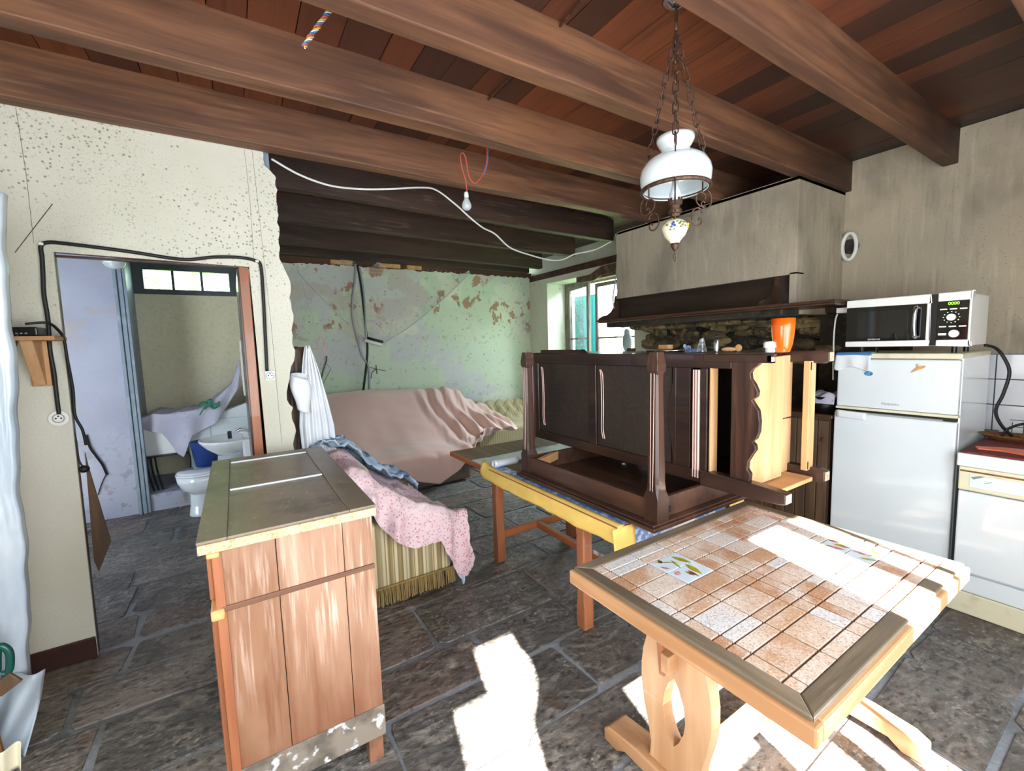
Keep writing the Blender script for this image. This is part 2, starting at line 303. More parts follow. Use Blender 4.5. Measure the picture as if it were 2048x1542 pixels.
# ---------------------------------------------------------------- mesh helpers
class MB:
    def __init__(s): s.v = []; s.f = []; s.mi = []; s.tn = []; s.m = 0; s.t = 0.5
    def add(s, vs, fs):
        o = len(s.v); s.v += [tuple(p) for p in vs]
        for f in fs: s.f.append(tuple(i+o for i in f)); s.mi.append(s.m); s.tn.append(s.t)
        return s
    def hexa(s, p): return s.add(p, [(0, 3, 2, 1), (4, 5, 6, 7), (0, 1, 5, 4), (1, 2, 6, 5), (2, 3, 7, 6), (3, 0, 4, 7)])
    def box(s, x0, x1, y0, y1, z0, z1):
        return s.hexa([(x0, y0, z0), (x1, y0, z0), (x1, y1, z0), (x0, y1, z0), (x0, y0, z1), (x1, y0, z1), (x1, y1, z1), (x0, y1, z1)])
    def bar(s, a, b, w, h, up=(0, 0, 1)):
        a = Vector(a); b = Vector(b); d = (b-a).normalized(); u = Vector(up); r = d.cross(u).normalized()*w/2; u = r.cross(d).normalized()*h/2
        return s.hexa([a-r-u, a+r-u, b+r-u, b-r-u, a-r+u, a+r+u, b+r+u, b-r+u])
    def prism(s, pts, ax, a, b):
        """polygon in the plane across axis ax, pushed from a to b"""
        def q(p, c):
            return {0: (c, p[0], p[1]), 1: (p[0], c, p[1]), 2: (p[0], p[1], c)}[ax]
        n = len(pts); vs = [q(p, a) for p in pts]+[q(p, b) for p in pts]
        fs = [tuple(range(n)), tuple(range(2*n-1, n-1, -1))]+[(i, i+n, (i+1) % n+n, (i+1) % n) for i in range(n)]
        return s.add(vs, fs)
    def tube(s, pts, r, n=8, closed=False):
        pts = [Vector(p) for p in pts]; k = len(pts); rs = r if isinstance(r, (list, tuple)) else [r]*k
        rings = []; prev = None
        for i, p in enumerate(pts):
            if closed: d = pts[(i+1) % k]-pts[i-1]
            else: d = pts[min(i+1, k-1)]-pts[max(i-1, 0)]
            d = d.normalized() if d.length > 1e-9 else Vector((0, 0, 1))
            if prev is None:
                a = Vector((0, 0, 1)) if abs(d.z) < .9 else Vector((1, 0, 0)); u = d.cross(a).normalized()
            else:
                u = prev-d*prev.dot(d); u = u.normalized() if u.length > 1e-6 else d.orthogonal().normalized()
            prev = u; w2 = d.cross(u)
            rings.append([p+(u*math.cos(2*PI*j/n)+w2*math.sin(2*PI*j/n))*rs[i] for j in range(n)])
        vs = [q for rg in rings for q in rg]; fs = []
        for i in range(k if closed else k-1):
            i2 = (i+1) % k
            for j in range(n): fs.append((i*n+j, i*n+(j+1) % n, i2*n+(j+1) % n, i2*n+j))
        if not closed: fs += [tuple(range(n-1, -1, -1)), tuple(range((k-1)*n, k*n))]
        return s.add(vs, fs)
    def lathe(s, prof, c, n=24, cap=True, sx=1, sy=1, a0=0, a1=2*PI):
        """profile (r, z) turned about the vertical through c"""
        c = Vector(c); vs = []; fs = []; k = len(prof)
        for r, z in prof:
            for j in range(n): a = 2*PI*j/n; vs.append((c.x+r*sx*math.cos(a), c.y+r*sy*math.sin(a), c.z+z))
        for i in range(k-1):
            for j in range(n): fs.append((i*n+j, i*n+(j+1) % n, (i+1)*n+(j+1) % n, (i+1)*n+j))
        if cap:
            if prof[0][0] > 1e-6: fs.append(tuple(range(n-1, -1, -1)))
            if prof[-1][0] > 1e-6: fs.append(tuple(range((k-1)*n, k*n)))
        return s.add(vs, fs)
    def disc(s, c, nrm, r, th, n=24):
        c = Vector(c); d = Vector(nrm).normalized()
        return s.tube([c, c+d*th], r, n)
    def ell(s, c, rx, ry, rz, nu=20, nv=12):
        c = Vector(c); vs = []; fs = []
        for i in range(nv+1):
            t = PI*i/nv
            for j in range(nu): a = 2*PI*j/nu; vs.append((c.x+rx*math.sin(t)*math.cos(a), c.y+ry*math.sin(t)*math.sin(a), c.z+rz*math.cos(t)))
        for i in range(nv):
            for j in range(nu): fs.append((i*nu+j, (i+1)*nu+j, (i+1)*nu+(j+1) % nu, i*nu+(j+1) % nu))
        return s.add(vs, fs)
    def grid(s, fn, nu, nv):
        vs = [fn(i/nu, j/nv) for j in range(nv+1) for i in range(nu+1)]; fs = []
        for j in range(nv):
            for i in range(nu): a = j*(nu+1)+i; fs.append((a, a+1, a+nu+2, a+nu+1))
        return s.add(vs, fs)
    def build(s, name, mats, parent=None, smooth=False, bevel=0, solid=0, sub=0, seg=2):
        me = bpy.data.meshes.new(name)
        org = parent_origin(parent)
        me.from_pydata([(p[0]-org.x, p[1]-org.y, p[2]-org.z) for p in s.v], [], s.f)
        if isinstance(mats, str): mats = [mats]
        for m in mats: me.materials.append(MATS[m])
        for i, p in enumerate(me.polygons): p.material_index = s.mi[i]; p.use_smooth = smooth
        at = me.attributes.new('tone', 'FLOAT', 'FACE')
        at.data.foreach_set('value', s.tn)
        bm = bmesh.new(); bm.from_mesh(me); bmesh.ops.remove_doubles(bm, verts=bm.verts, dist=1e-6)
        bmesh.ops.recalc_face_normals(bm, faces=bm.faces); bm.to_mesh(me); bm.free()
        if smooth: me.shade_smooth()
        o = bpy.data.objects.new(name, me); C.objects.link(o)
        if parent: o.parent = parent
        if solid: md = o.modifiers.new('solid', 'SOLIDIFY'); md.thickness = solid; md.offset = 0
        if bevel: md = o.modifiers.new('bevel', 'BEVEL'); md.width = bevel; md.segments = seg; md.limit_method = 'ANGLE'; md.angle_limit = math.radians(35)
        if sub: md = o.modifiers.new('sub', 'SUBSURF'); md.levels = sub; md.render_levels = sub
        return o
ORG = {}
def parent_origin(p):
    while p is not None:
        if p.name in ORG: return ORG[p.name]
        p = p.parent
    return Vector((0, 0, 0))
def tag(o, label, cat, group=None, kind=None):
    o['label'] = label; o['category'] = cat
    if group: o['group'] = group
    if kind: o['kind'] = kind
    return o
def thing(name, label, cat, loc, group=None):
    o = bpy.data.objects.new(name, None); C.objects.link(o); o.location = loc; o.empty_display_size = .05
    ORG[o.name] = Vector(loc)
    return tag(o, label, cat, group)
def struct(o, label, cat): return tag(o, label, cat, None, 'structure')
def lerp_pts(pts, x):
    if x <= pts[0][0]: return pts[0][1]
    for (a, va), (b, vb) in zip(pts, pts[1:]):
        if x <= b: return va+(vb-va)*(x-a)/(b-a)
    return pts[-1][1]
def smooth_path(pts, n=8):
    pts = [Vector(p) for p in pts]; out = []
    for i in range(len(pts)-1):
        p0 = pts[max(i-1, 0)]; p1 = pts[i]; p2 = pts[i+1]; p3 = pts[min(i+2, len(pts)-1)]
        for k in range(n):
            t = k/n
            out.append(.5*((2*p1)+(p2-p0)*t+(2*p0-5*p1+4*p2-p3)*t*t+(3*p1-p0-3*p2+p3)*t*t*t))
    out.append(pts[-1]); return out
def text(body, name, mat, loc, size, parent, xdir, ydir, ext=.0004):
    cu = bpy.data.curves.new(name, 'FONT'); cu.body = body; cu.size = size; cu.extrude = ext; cu.align_x = 'CENTER'
    cu.materials.append(MATS[mat])
    o = bpy.data.objects.new(name, cu); C.objects.link(o); o.parent = parent
    x = Vector(xdir).normalized(); y = Vector(ydir).normalized(); z = x.cross(y)
    l = Vector(loc)-parent_origin(parent)
    o.matrix_local = Matrix(((x.x, y.x, z.x, l.x), (x.y, y.y, z.y, l.y), (x.z, y.z, z.z, l.z), (0, 0, 0, 1)))
    dg = bpy.context.evaluated_depsgraph_get(); me = bpy.data.meshes.new_from_object(o.evaluated_get(dg)); ml = o.matrix_local.copy()
    bpy.data.objects.remove(o); o = bpy.data.objects.new(name, me); C.objects.link(o); o.parent = parent; o.matrix_local = ml
    if not me.materials: me.materials.append(MATS[mat])
    return o
def parts(name, mat, parent, boxes, bevel=0):
    for bx_ in boxes: MB().box(*bx_).build(name, mat, parent, bevel=bevel)
def n1(x, s=0):   # smooth 1-D wobble
    return (math.sin(x*1.7+s)+.6*math.sin(x*3.9+s*2.3)+.35*math.sin(x*8.3+s*.7))/1.95

# ================================================================ THE SETTING
XR, YG, YP = 4.1, 5.85, 2.845
# floor of slabs
f = MB(); f.m = 1; f.box(-2.4, XR+.2, -1.4, 6.2, -.08, -.008); f.m = 0
y = -1.35
row = 0
while y < 6.1:
    hgt = rnd.uniform(.26, .42); x = -2.3+rnd.uniform(-.2, .1)
    while x < XR:
        wd = rnd.uniform(.32, .85); g = rnd.uniform(.008, .017)
        j = lambda: rnd.uniform(-.012, .012)
        x0, x1, y0, y1 = x+g, x+wd-g, y+g, y+hgt-g; c = .03
        top = -.001+rnd.uniform(-.002, .001)
        pts = []
        for (cx, cy, sx, sy) in ((x0, y0, 1, 1), (x1, y0, -1, 1), (x1, y1, -1, -1), (x0, y1, 1, -1)):
            cc = c*rnd.uniform(.5, 1.3); a = (cx+j(), cy+sy*cc+j()*.3); b2 = (cx+sx*cc+j()*.3, cy+j())
            pts += [a, b2] if (sx, sy) in ((1, 1), (-1, -1)) else [b2, a]
        f.t = rnd.random(); f.prism(pts, 2, top, -.012); x += wd
    y += hgt; row += 1
struct(f.build('floor', ['slab', 'mortar'], bevel=.003), 'worn dark flagstone floor with wide blue-grey mortar joints', 'floor')
# ceiling boards
f = MB(); x = -1.5
while x < XR+.05:
    wd = rnd.uniform(.13, .21); f.t = rnd.random(); f.box(x+.002, x+wd-.002, -.9, 6.05, 2.8+rnd.uniform(-.001, .003), 2.83); x += wd
f.t = .1; f.box(-2.5, XR+.6, -1, 6.2, 2.835, 2.86)
struct(f.build('ceiling', 'boards'), 'ceiling of reddish brown planks above the joists', 'ceiling')
# joists
def joist(i, y0, y1, mat, lab, z0=2.58, x0=-1.4, x1=XR, dy=0, n=28):
    m = MB()
    def ring(x):
        w1, w2, w3 = .004*n1(x*1.3, i), .004*n1(x*1.1, i+4), .003*n1(x*2, i+2)
        s = dy*(x-1.5)
        return [(x, y0+s+w1, z0+w3), (x, y1+s+w2, z0+w3), (x, y1+s+w2, 2.81), (x, y0+s+w1, 2.81)]
    rs = [ring(x0+(x1-x0)*k/n) for k in range(n+1)]
    vs = [p for r in rs for p in r]; fs = [(3, 2, 1, 0), tuple(n*4+q for q in range(4))]
    for k in range(n):
        for q in range(4): fs.append((k*4+q, k*4+(q+1) % 4, (k+1)*4+(q+1) % 4, (k+1)*4+q))
    m.add(vs, fs)
    return struct(m.build('trim_%d' % i, mat, bevel=.006), lab, 'beam')
joist(1, .915, .99, 'beam_brown', 'brown ceiling joist on the fridge side of the lamp')
joist(2, 1.50, 1.588, 'beam_brown', 'brown ceiling joist passing just behind the lamp')
joist(3, 2.11, 2.205, 'beam_brown', 'brown ceiling joist with the bulb flex, above the open room')
joist(4, 2.745, 2.84, 'beam_brown', 'brown ceiling joist running along the doorway partition')
joist(5, 3.42, 3.50, 'beam_dark', 'first dark dusty joist behind the partition', x0=.2, x1=3.6, dy=.04)
joist(6, 4.22, 4.31, 'beam_dark', 'second dark joist behind the partition', x0=.2, x1=3.75, dy=.04)
joist(7, 5.10, 5.19, 'beam_dark', 'third dark joist behind the partition', x0=.2, x1=3.9, dy=.05)
joist(8, 5.70, 5.80, 'beam_dark', 'dark joist lying against the green wall', z0=2.60, x0=.2, x1=4.0)
joist(9, .33, .41, 'beam_brown', 'brown ceiling joist above the tiled table')
joist(10, -.28, -.19, 'beam_brown', 'brown ceiling joist by the entrance wall')
# partition with doorway and torn edge
def xz(px, py): p = P(px, py, 1, YP); return (p.x, p.z)
DL, DR, DT = -.665, .115, 1.957
pts = [(-1.6, 0), (DL-.02, 0), (DL, DT+.01), (DR-.01, DT-.005), (DR+.01, 0), (.262, 0)]
pts.append((.262, .85))
tl = [(586, 888), (592, 862), (584, 838), (586, 815), (574, 800), (576, 770), (580, 745), (588, 722), (590, 700), (584, 682), (583, 660), (587, 640), (583, 618), (578, 596), (582, 575), (578, 556), (570, 540), (564, 527), (558, 512), (560, 495), (557, 478), (559, 462), (554, 445), (557, 430), (555, 412), (552, 396), (555, 380), (550, 366), (552, 356), (545, 347), (537, 338), (529, 331), (526, 318), (525, 300)]
raw = [xz(*q) for q in tl]
for k, (a, b2) in enumerate(zip(raw, raw[1:])):
    pts.append(a); pts.append(((a[0]+b2[0])/2+rnd.uniform(-.006, .006), (a[1]+b2[1])/2+rnd.uniform(-.004, .004)))
pts += [raw[-1], (.21, 2.8), (-1.6, 2.8)]
f = MB(); f.prism(pts, 1, YP, YP+.012); struct(f.build('wall_partition', 'plaster_cream'), 'cream speckled plaster partition with torn ragged edge around the doorway', 'wall')
pts2 = [(-1.6, 0), (DL-.02, 0), (DL, DT+.01), (DR-.01, DT-.005), (DR+.01, 0), (.250, 0), (.248, .85)]
for a in raw[::2]: pts2.append((a[0]-.004+rnd.uniform(-.006, .003), a[1]))
pts2 += [(.2, 2.8), (-1.6, 2.8)]
f = MB(); f.prism(pts2, 1, YP+.0125, YP+.036); struct(f.build('wall_partition_core', 'brick_red'), 'red brick core showing along the torn edge of the partition', 'wall')
f = MB()
for a, b2 in (((515, 300), (540, 300)), ): pass
f.box(.205, .245, YP+.02, YP+.06, 2.36, 2.62); struct(f.build('trim_11', 'painted_blue_grey'), 'pale grey upright batten at the top of the torn partition', 'batten')
# seams of the wallboard, skirting
f = MB()
for x in (-.72, .135):
    f.tube([(x-.004, YP-.001, 2.0), (x, YP-.001, 2.3), (x-.006, YP-.001, 2.58)], .0007, 5)
f.tube([(.195, YP-.001, .95), (.19, YP-.001, 1.6), (.175, YP-.001, 2.2), (.165, YP-.001, 2.58)], .0007, 5)
f.tube([P(30, 505, 1, YP-.001), P(105, 408, 1, YP-.001)], .0016, 6)
struct(f.build('trim_12', 'iron_rust'), 'thin cracks and seams in the cream partition', 'crack')
f = MB(); f.box(-1.5, DL-.02, YP-.014, YP-.0005, 0, .105); struct(f.build('baseboard_partition', 'skirting', bevel=.003), 'dark brown baseboard under the cream partition', 'baseboard')
# doorway lining and leaf
f = MB(); f.prism([(DL-.024, .01), (DL-.019, .01), (DL+.001, DT-.004), (DL-.005, DT-.004)], 1, YP+.014, YP+.040); f.box(DL-.004, DR+.01, YP+.012, YP+.040, DT-.010, DT+.0)
f.build; d1 = f.build('door_1', 'walnut_dark_z', bevel=.002); struct(d1, 'dark wooden lining and opened door leaf of the washroom doorway', 'door')
f = MB(); f.box(.045, .092, YP+.025, YP+.80, .01, DT-.01); f.build('leaf', 'walnut_dark_z', d1, bevel=.003)
f = MB(); f.box(.055, .100, YP-.012, YP+.022, 0, DT-.008); f.build('reddish_stile', 'oak_red_z', d1, bevel=.003)
# washroom
f = MB(); f.box(-2.3, -.84, 5.25, 5.4, 0, 2.8); struct(f.build('wall_washroom_back', 'plaster_white'), 'whitish damp plaster wall inside the washroom', 'wall')
f = MB(); f.box(-2.4, -2.25, 2.9, 5.4, 0, 2.8); struct(f.build('wall_washroom_side', 'plaster_white'), 'outer washroom wall of white plaster', 'wall')
f = MB(); f.box(-.93, -.85, 5.4, 6.12, 0, 2.8); struct(f.build('wall_recess_side', 'painted_blue_grey'), 'blue-grey side of the washroom recess', 'wall')
f = MB(); f.box(-.86, -.835, 5.20, 5.30, 0, 2.8); f.box(-.833, -.80, 5.215, 5.285, 0, 2.8); f.box(-.798, -.775, 5.225, 5.275, 0, 2.8)
struct(f.build('trim_13', 'painted_blue_grey', bevel=.004), 'blue-grey moulded upright beside the washroom recess', 'trim')
f = MB(); f.box(-.85, .3, 5.26, 6.1, -.05, .16); struct(f.build('trim_14', 'plaster_white', bevel=.01), 'flaking whitewashed step under the washing corner', 'step')
f = MB(); f.box(-.95, .3, 6.1, 6.2, .1, 2.17); struct(f.build('wall_recess_back', 'plaster_beige'), 'beige wall below the small transom window', 'wall')
wz0, wz1 = 2.195, 2.40
f = MB(); f.box(-1.0, .3, 6.09, 6.16, 2.14, wz0); f.box(-1.0, .3, 6.09, 6.16, wz1, 2.8); f.box(-1.0, -.76, 6.09, 6.16, wz0, wz1); f.box(.01, .3, 6.09, 6.16, wz0, wz1)
wa = -.76+.25; wb = wa+.26
f.box(wa-.012, wa+.012, 6.1, 6.14, wz0, wz1); f.box(wb-.012, wb+.012, 6.1, 6.14, wz0, wz1)
w1 = struct(f.build('window_1', 'painted_slate', bevel=.003), 'dark grey transom with three small panes over the washroom wall', 'window')
f = MB(); f.box(-.76, .01, 6.118, 6.122, wz0, wz1); f.build('pane', 'clear_glass', w1)
f = MB(); f.box(.125, .2, YP+.075, 6.2, 0, 2.8); struct(f.build('wall_divider', 'plaster_green_plain'), 'wall between the washroom and the sofa corner', 'wall')
# green wall with ragged top
pts = [(.1, 0), (4.45, 0), (4.45, 2.55)]
x = 4.3
while x > .15: pts.append((x, 2.545-.012*abs(n1(x*6, 1))+rnd.uniform(-.012, .012)-.01*(x < 1.2))); x -= rnd.uniform(.025, .06)
pts.append((.1, 2.53))
f = MB(); f.prism(pts, 1, YG, YG+.2); struct(f.build('wall_back', 'plaster_green'), 'mint green wall with flaking brown and lilac patches behind the sofa', 'wall')
f = MB(); f.box(.1, 4.4, YG+.02, YG+.2, 2.52, 2.62); struct(f.build('trim_15', 'beam_sooty'), 'dark wall plate above the ragged green plaster', 'beam')
f = MB()
for px0, px1 in ((660, 705), (757, 800), (812, 842)):
    a = P(px0, 521, 1, YG); b2 = P(px1, 533, 1, YG); f.box(a.x, b2.x, YG-.03, YG+.01, 2.545, 2.60)
struct(f.build('trim_16', 'pine_edge', bevel=.01), 'three bare wood wedges on top of the green wall', 'wedge')
# window wall
WY0, WY1, WZ0, WZ1 = 3.665, 5.385, .85, 2.34
f = MB()
f.box(XR, XR+.5, 3.04, WY0, 0, 2.8); f.box(XR, XR+.5, -.9, 3.04, 0, 2.8); f.box(XR, XR+.5, WY1, YG+.2, 0, 2.47); f.box(XR, XR+.5, WY0, WY1, 0, WZ0); f.box(XR+.002, XR+.5, WY0, WY1, WZ1+.05, 2.47)
f.box(XR+.05, XR+.5, WY0, YG+.2, 2.47, 2.8)
f.m = 1
o = f.build('wall_right', ['plaster_green_plain', 'plaster_grey'])
for p in o.data.polygons:
    if p.center.y < 2.9: p.material_index = 1
struct(o, 'outer wall with the window opening and grey plaster above the fridge', 'wall')
f = MB(); f.box(XR-.01, XR+.06, 3.3, 5.84, 2.47, 2.56); struct(f.build('trim_17', 'beam_sooty', bevel=.008), 'blackened wall plate above the window wall', 'beam')
f = MB()
f.prism([(4.62, 2.30), (4.55, 2.38), (4.5, 2.36), (4.2, 2.46), (3.3, 2.46), (3.3, 2.395), (4.2, 2.345), (4.35, 2.30)], 0, XR-.012, XR+.003)
f.box(XR+.01, XR+.12, WY0, 4.72, WZ1-.02, WZ1+.05)
struct(f.build('trim_18', 'lintel_brown'), 'old brown lintel showing where plaster fell above the window', 'lintel')
# window
WX = 4.45
f = MB()
f.box(WX, WX+.05, 5.30, WY1, WZ0, WZ1); f.box(WX, WX+.05, WY0, WY1, WZ1-.0, WZ1+.06); f.box(WX, WX+.05, WY0, WY0+.05, WZ0, WZ1); f.box(WX, WX+.05, WY0, WY1, WZ0-.02, WZ0+.05)
w2 = struct(f.build('window_2', 'window_wood', bevel=.004), 'weathered casement window with the far sash opened inwards', 'window')
def sash(a, b2, name, mat, z0=WZ0+.06, z1=WZ1-.02):
    a = Vector(a); b2 = Vector(b2); d = (b2-a).normalized(); n = Vector((-d.y, d.x, 0))*.018; m = MB()
    def seg(s0, s1, za, zb):
        p = a+d*s0; q = a+d*s1
        m.hexa([(p-n)+Vector((0, 0, za)), (q-n)+Vector((0, 0, za)), (q+n)+Vector((0, 0, za)), (p+n)+Vector((0, 0, za)), (p-n)+Vector((0, 0, zb)), (q-n)+Vector((0, 0, zb)), (q+n)+Vector((0, 0, zb)), (p+n)+Vector((0, 0, zb))])
    Lh = (b2-a).length
    seg(0, .05, z0, z1); seg(Lh-.055, Lh, z0, z1); seg(.05, Lh-.055, z1-.05, z1); seg(.05, Lh-.055, z0, z0+.08); seg(.05, Lh-.055, z0+.62, z0+.645)
    s = m.build(name, mat, w2, bevel=.004)
    g = MB(); p = a+d*.05; q = a+d*(Lh-.055); g.hexa([Vector((p.x-.001, p.y, z0+.08)), Vector((q.x-.001, q.y, z0+.08)), Vector((q.x+.001, q.y, z0+.08)), Vector((p.x+.001, p.y, z0+.08)),
        Vector((p.x-.001, p.y, z1-.05)), Vector((q.x-.001, q.y, z1-.05)), Vector((q.x+.001, q.y, z1-.05)), Vector((p.x+.001, p.y, z1-.05))])
    g.build('pane', 'clear_glass', s)
sash((4.44, 5.27, 0), (4.25, 4.61, 0), 'open_sash', 'window_wood')
sash((4.475, 4.72, 0), (4.475, 3.72, 0), 'closed_sash', 'window_wood_dark')
def lace(a, b2, z0, z1, lab, zt):
    m = MB(); a = Vector(a); b2 = Vector(b2)
    def fn(u, v):
        z = z1+(z0-z1)*v; zz = (z-zt)/(z1-zt) if z > zt else (zt-z)/(zt-z0)
        wdt = .28+.72*max(0, min(1, zz))**.8 if z > zt else .28+.3*math.sin(PI*min(1, zz*.9))
        p = a+(b2-a)*(.08+u*wdt*.8); off = .012*math.sin(u*22+v*2)
        return (p.x-off*.8-.02, p.y-off*.5, z)
    m.grid(fn, 40, 30); return tag(m.build('lace_curtain', 'lace', smooth=True, solid=.0), lab, 'curtain', 'lace curtains at the window')
lace((4.24, 4.67, 0), (4.41, 5.22, 0), 1.35, 2.24, 'white lace curtain tied back on the opened window sash', 1.6)
lace((4.43, 4.0, 0), (4.43, 4.55, 0), 1.25, 2.27, 'white lace curtain on the closed sash beside the chimney hood', 1.65)
f = MB(); f.ell((4.36, 4.02, 1.47), .035, .075, .14); f.ell((4.36, 4.02, 1.60), .03, .045, .05)
tag(f.build('hanging_pouch', 'lace_tie', smooth=True), 'grey pear shaped pouch hanging in front of the window pane under the shelf', 'pouch')
f = MB(); f.box(4.62, 4.66, 4.80, 5.36, .9, 2.2)
for k in range(4): f.box(4.61, 4.62, 4.82+k*.13, 4.94+k*.13, .95, 2.15)
tag(f.build('window_shutter', 'teal_paint', bevel=.004), 'turquoise shutter standing half closed outside the window', 'shutter')
# chimney hood
f = MB()
HX, HY0, HY1, HZ = 3.37, 1.54, 3.25, 1.92
edge = [(HY0, HZ), (HY0, 2.58)]
zz = 2.58
pts = [(HY0, HZ), (HY1+.0, HZ)]
k = 0
while zz > HZ: k += 1; zz -= .05
z = HZ+.04
while z < 2.55: pts.append((HY1-.012*abs(n1(z*9, 3)), z)); z += .045
pts += [(HY1-.01, 2.58), (HY0, 2.58)]
f.prism(pts, 0, HX, HX+.1); f.box(HX+.1, XR, HY0, HY0+.1, 1.64, 2.58); f.box(HX+.1, XR, HY1-.12, HY1-.02, 1.74, 2.58); f.box(HX, XR, HY0, HY1-.02, 2.56, 2.585)
struct(f.build('wall_chimney_hood', 'plaster_grey'), 'smoky grey plaster chimney hood above the mantel', 'chimney hood')
f = MB(); f.box(HX+.05, HX+.08, HY0+.05, HY1+.0, 1.70, HZ+.01); f.build
struct(f.build('trim_19', 'walnut_dark', bevel=.003), 'dark wood board under the chimney hood', 'board')
f = MB(); f.box(HX, HX+.101, HY0, HY0+.045, 1.70, 1.93); struct(f.build('wall_hood_cheek', 'plaster_grey'), 'grey plaster cheek at the fridge end of the hood', 'chimney hood')
f = MB(); f.box(3.83, XR, HY0-.45, HY0+.03, 0, 1.638); f.box(3.95, XR+.02, HY0+.12, 3.08, 0, 2.0)
o = f.build('wall_hearth', 'soot'); struct(o, 'sooty hearth wall under the mantel', 'wall')
# rubble stones in the hearth
f = MB()
for k in range(95):
    yy = rnd.uniform(1.5, 3.35); zz = rnd.uniform(1.28, 1.70); rr = rnd.uniform(.05, .12); f.t = rnd.random()
    if zz < 1.42 and yy > 2.3 and rnd.random() < .5: continue
    a = rnd.uniform(0, 6); f.ell((3.93+rnd.uniform(-.08, .03), yy, zz), rr*.6, rr*1.5, rr*.5, 8, 6)
o = f.build('wall_rubble', 'rubble', smooth=False)
tx = bpy.data.textures.new('rubble_noise', 'CLOUDS'); tx.noise_scale = .07
md = o.modifiers.new('d', 'DISPLACE'); md.texture = tx; md.strength = .04
struct(o, 'yellow-brown rubble stones exposed in the hearth', 'stones')
f = MB(); yy = 1.75
while yy < 3.22: f.t = .6+.4*rnd.random(); f.ell((3.6+rnd.uniform(-.03, .03), yy, 1.615+rnd.uniform(-.008, .008)), .09, .085, .028, 9, 6); yy += .11
o = f.build('wall_lintel_stones', 'rubble'); md = o.modifiers.new('d', 'DISPLACE'); md.texture = tx; md.strength = .03
struct(o, 'pale yellow stone edge under the charred beam', 'stones')
f = MB(); f.prism([(3.16, 1.52), (3.95, 1.52), (3.95, 1.68), (3.40, 1.68), (3.16, 1.68)], 1, 1.70, 3.25)
f2 = MB(); f2.box(3.2, 3.45, 1.55, 3.23, 1.625, 1.68); struct(f2.build('trim_20', 'soot', bevel=.01), 'charred beam below the mantel shelf', 'beam')
# mantel shelf with brackets
mt = thing('mantel_shelf', 'long dark wooden mantel shelf with scrolled brackets on the chimney hood', 'shelf', (3.3, 2.2, 1.68))
f = MB(); f.box(3.1, 3.46, 1.19, 3.27, 1.682, 1.70); f.box(3.11, 3.46, 1.195, 3.25, 1.668, 1.682); f.build('shelf_board', 'walnut_apron', mt, bevel=.004)
prof = [(3.46, 1.70), (3.14, 1.70), (3.15, 1.72), (3.20, 1.745), (3.26, 1.755), (3.32, 1.79), (3.36, 1.84), (3.37, 1.90), (3.38, 1.95), (3.42, 1.96), (3.46, 1.93)]
f = MB(); f.prism(prof, 1, 3.255, 3.285); f.build('bracket', 'walnut_apron', mt, bevel=.004)
f = MB(); f.prism(prof, 1, 1.66, 1.69); f.build('bracket', 'walnut_apron', mt, bevel=.004)
f = MB(); f.tube(smooth_path([P(1231, 468, 1, 3.262), P(1236, 500, 1, 3.262), P(1233, 540, 1, 3.262), P(1231, 560, 1, 3.262), P(1226, 600, 1, 3.262), P(1233, 636, 1, 3.262)]), .006, 6)
tag(f.build('hood_wire', 'grey_plastic'), 'grey cable running down the torn end of the chimney hood', 'cable')
# tiles behind the counter
f = MB(); f.m = 1; f.box(XR-.012, XR+.001, -.9, 1.08, .84, 1.33); f.m = 0
zs = [.84, 1.008, 1.171, 1.33]
yy = .676
ys = [-.9, -.7, -.425, -.15, .125, .40, .676, .951, 1.08]
for a, b2 in zip(ys, ys[1:]):
    for z0, z1 in zip(zs, zs[1:]): f.box(XR-.018, XR-.010, a+.003, b2-.003, z0+.003, z1-.003)
struct(f.build('trim_21', ['white_tiles', 'grout'], bevel=.001), 'large glossy white wall tiles above the counter', 'tiles')
# unseen sides of the room: entrance wall, openings cut to shape the sun patches
YW = -.7
f = MB()
cols = [(.06, .48, [(0, 1.93)]), (.79, 1.12, [(1.12, 1.49)]), (1.17, 1.39, [(.70, 1.93)]), (1.46, 1.56, [(.3, 1.93)]), (1.585, 1.70, [(.3, 1.93)])]  # openings placed to throw the sun bands on table and floor
x = -1.5
for a, b2, hs in cols:
    if a > x: f.box(x, a, YW-.03, YW, 0, 2.8)
    zp = 0
    for z0, z1 in hs:
        if z0 > zp: f.box(a, b2, YW-.03, YW, zp, z0)
        zp = z1
    f.box(a, b2, YW-.03, YW, zp, 2.8)
    x = b2
f.box(x, XR+.1, YW-.03, YW, 0, 2.8)
f.box(.06, .088, YW-.03, YW, 1.72, 1.93); f.box(.122, .222, YW-.03, YW, 1.72, 1.93); f.box(.088, .122, YW-.03, YW, 1.72, 1.888); f.box(.088, .122, YW-.03, YW, 1.912, 1.93)  # added blocks, the small gap between them lets one sun spot through
f.prism([(.48, 0), (.33, 0), (.32, 1.30), (.335, 1.42), (.36, 1.54), (.41, 1.60), (.455, 1.66), (.47, 1.75), (.445, 1.83), (.44, 1.93), (.48, 1.93)], 1, YW-.03, YW)  # added blocker in a standing person's outline, narrows the floor sun patch
struct(f.build('wall_entrance', 'plaster_beige'), 'unseen entrance wall with door openings cut and blocked to shape the sunlight', 'wall')
f = MB(); f.box(-1.6, -1.45, YW-.1, YP+.1, 0, 2.8); struct(f.build('wall_side', 'plaster_beige'), 'side wall of the kitchen', 'wall')
f = MB(); f.box(-2.4, XR+.6, YW-.1, 6.3, 2.88, 2.9); struct(f.build('trim_22', 'soot'), 'attic floor over the ceiling planks', 'floor')
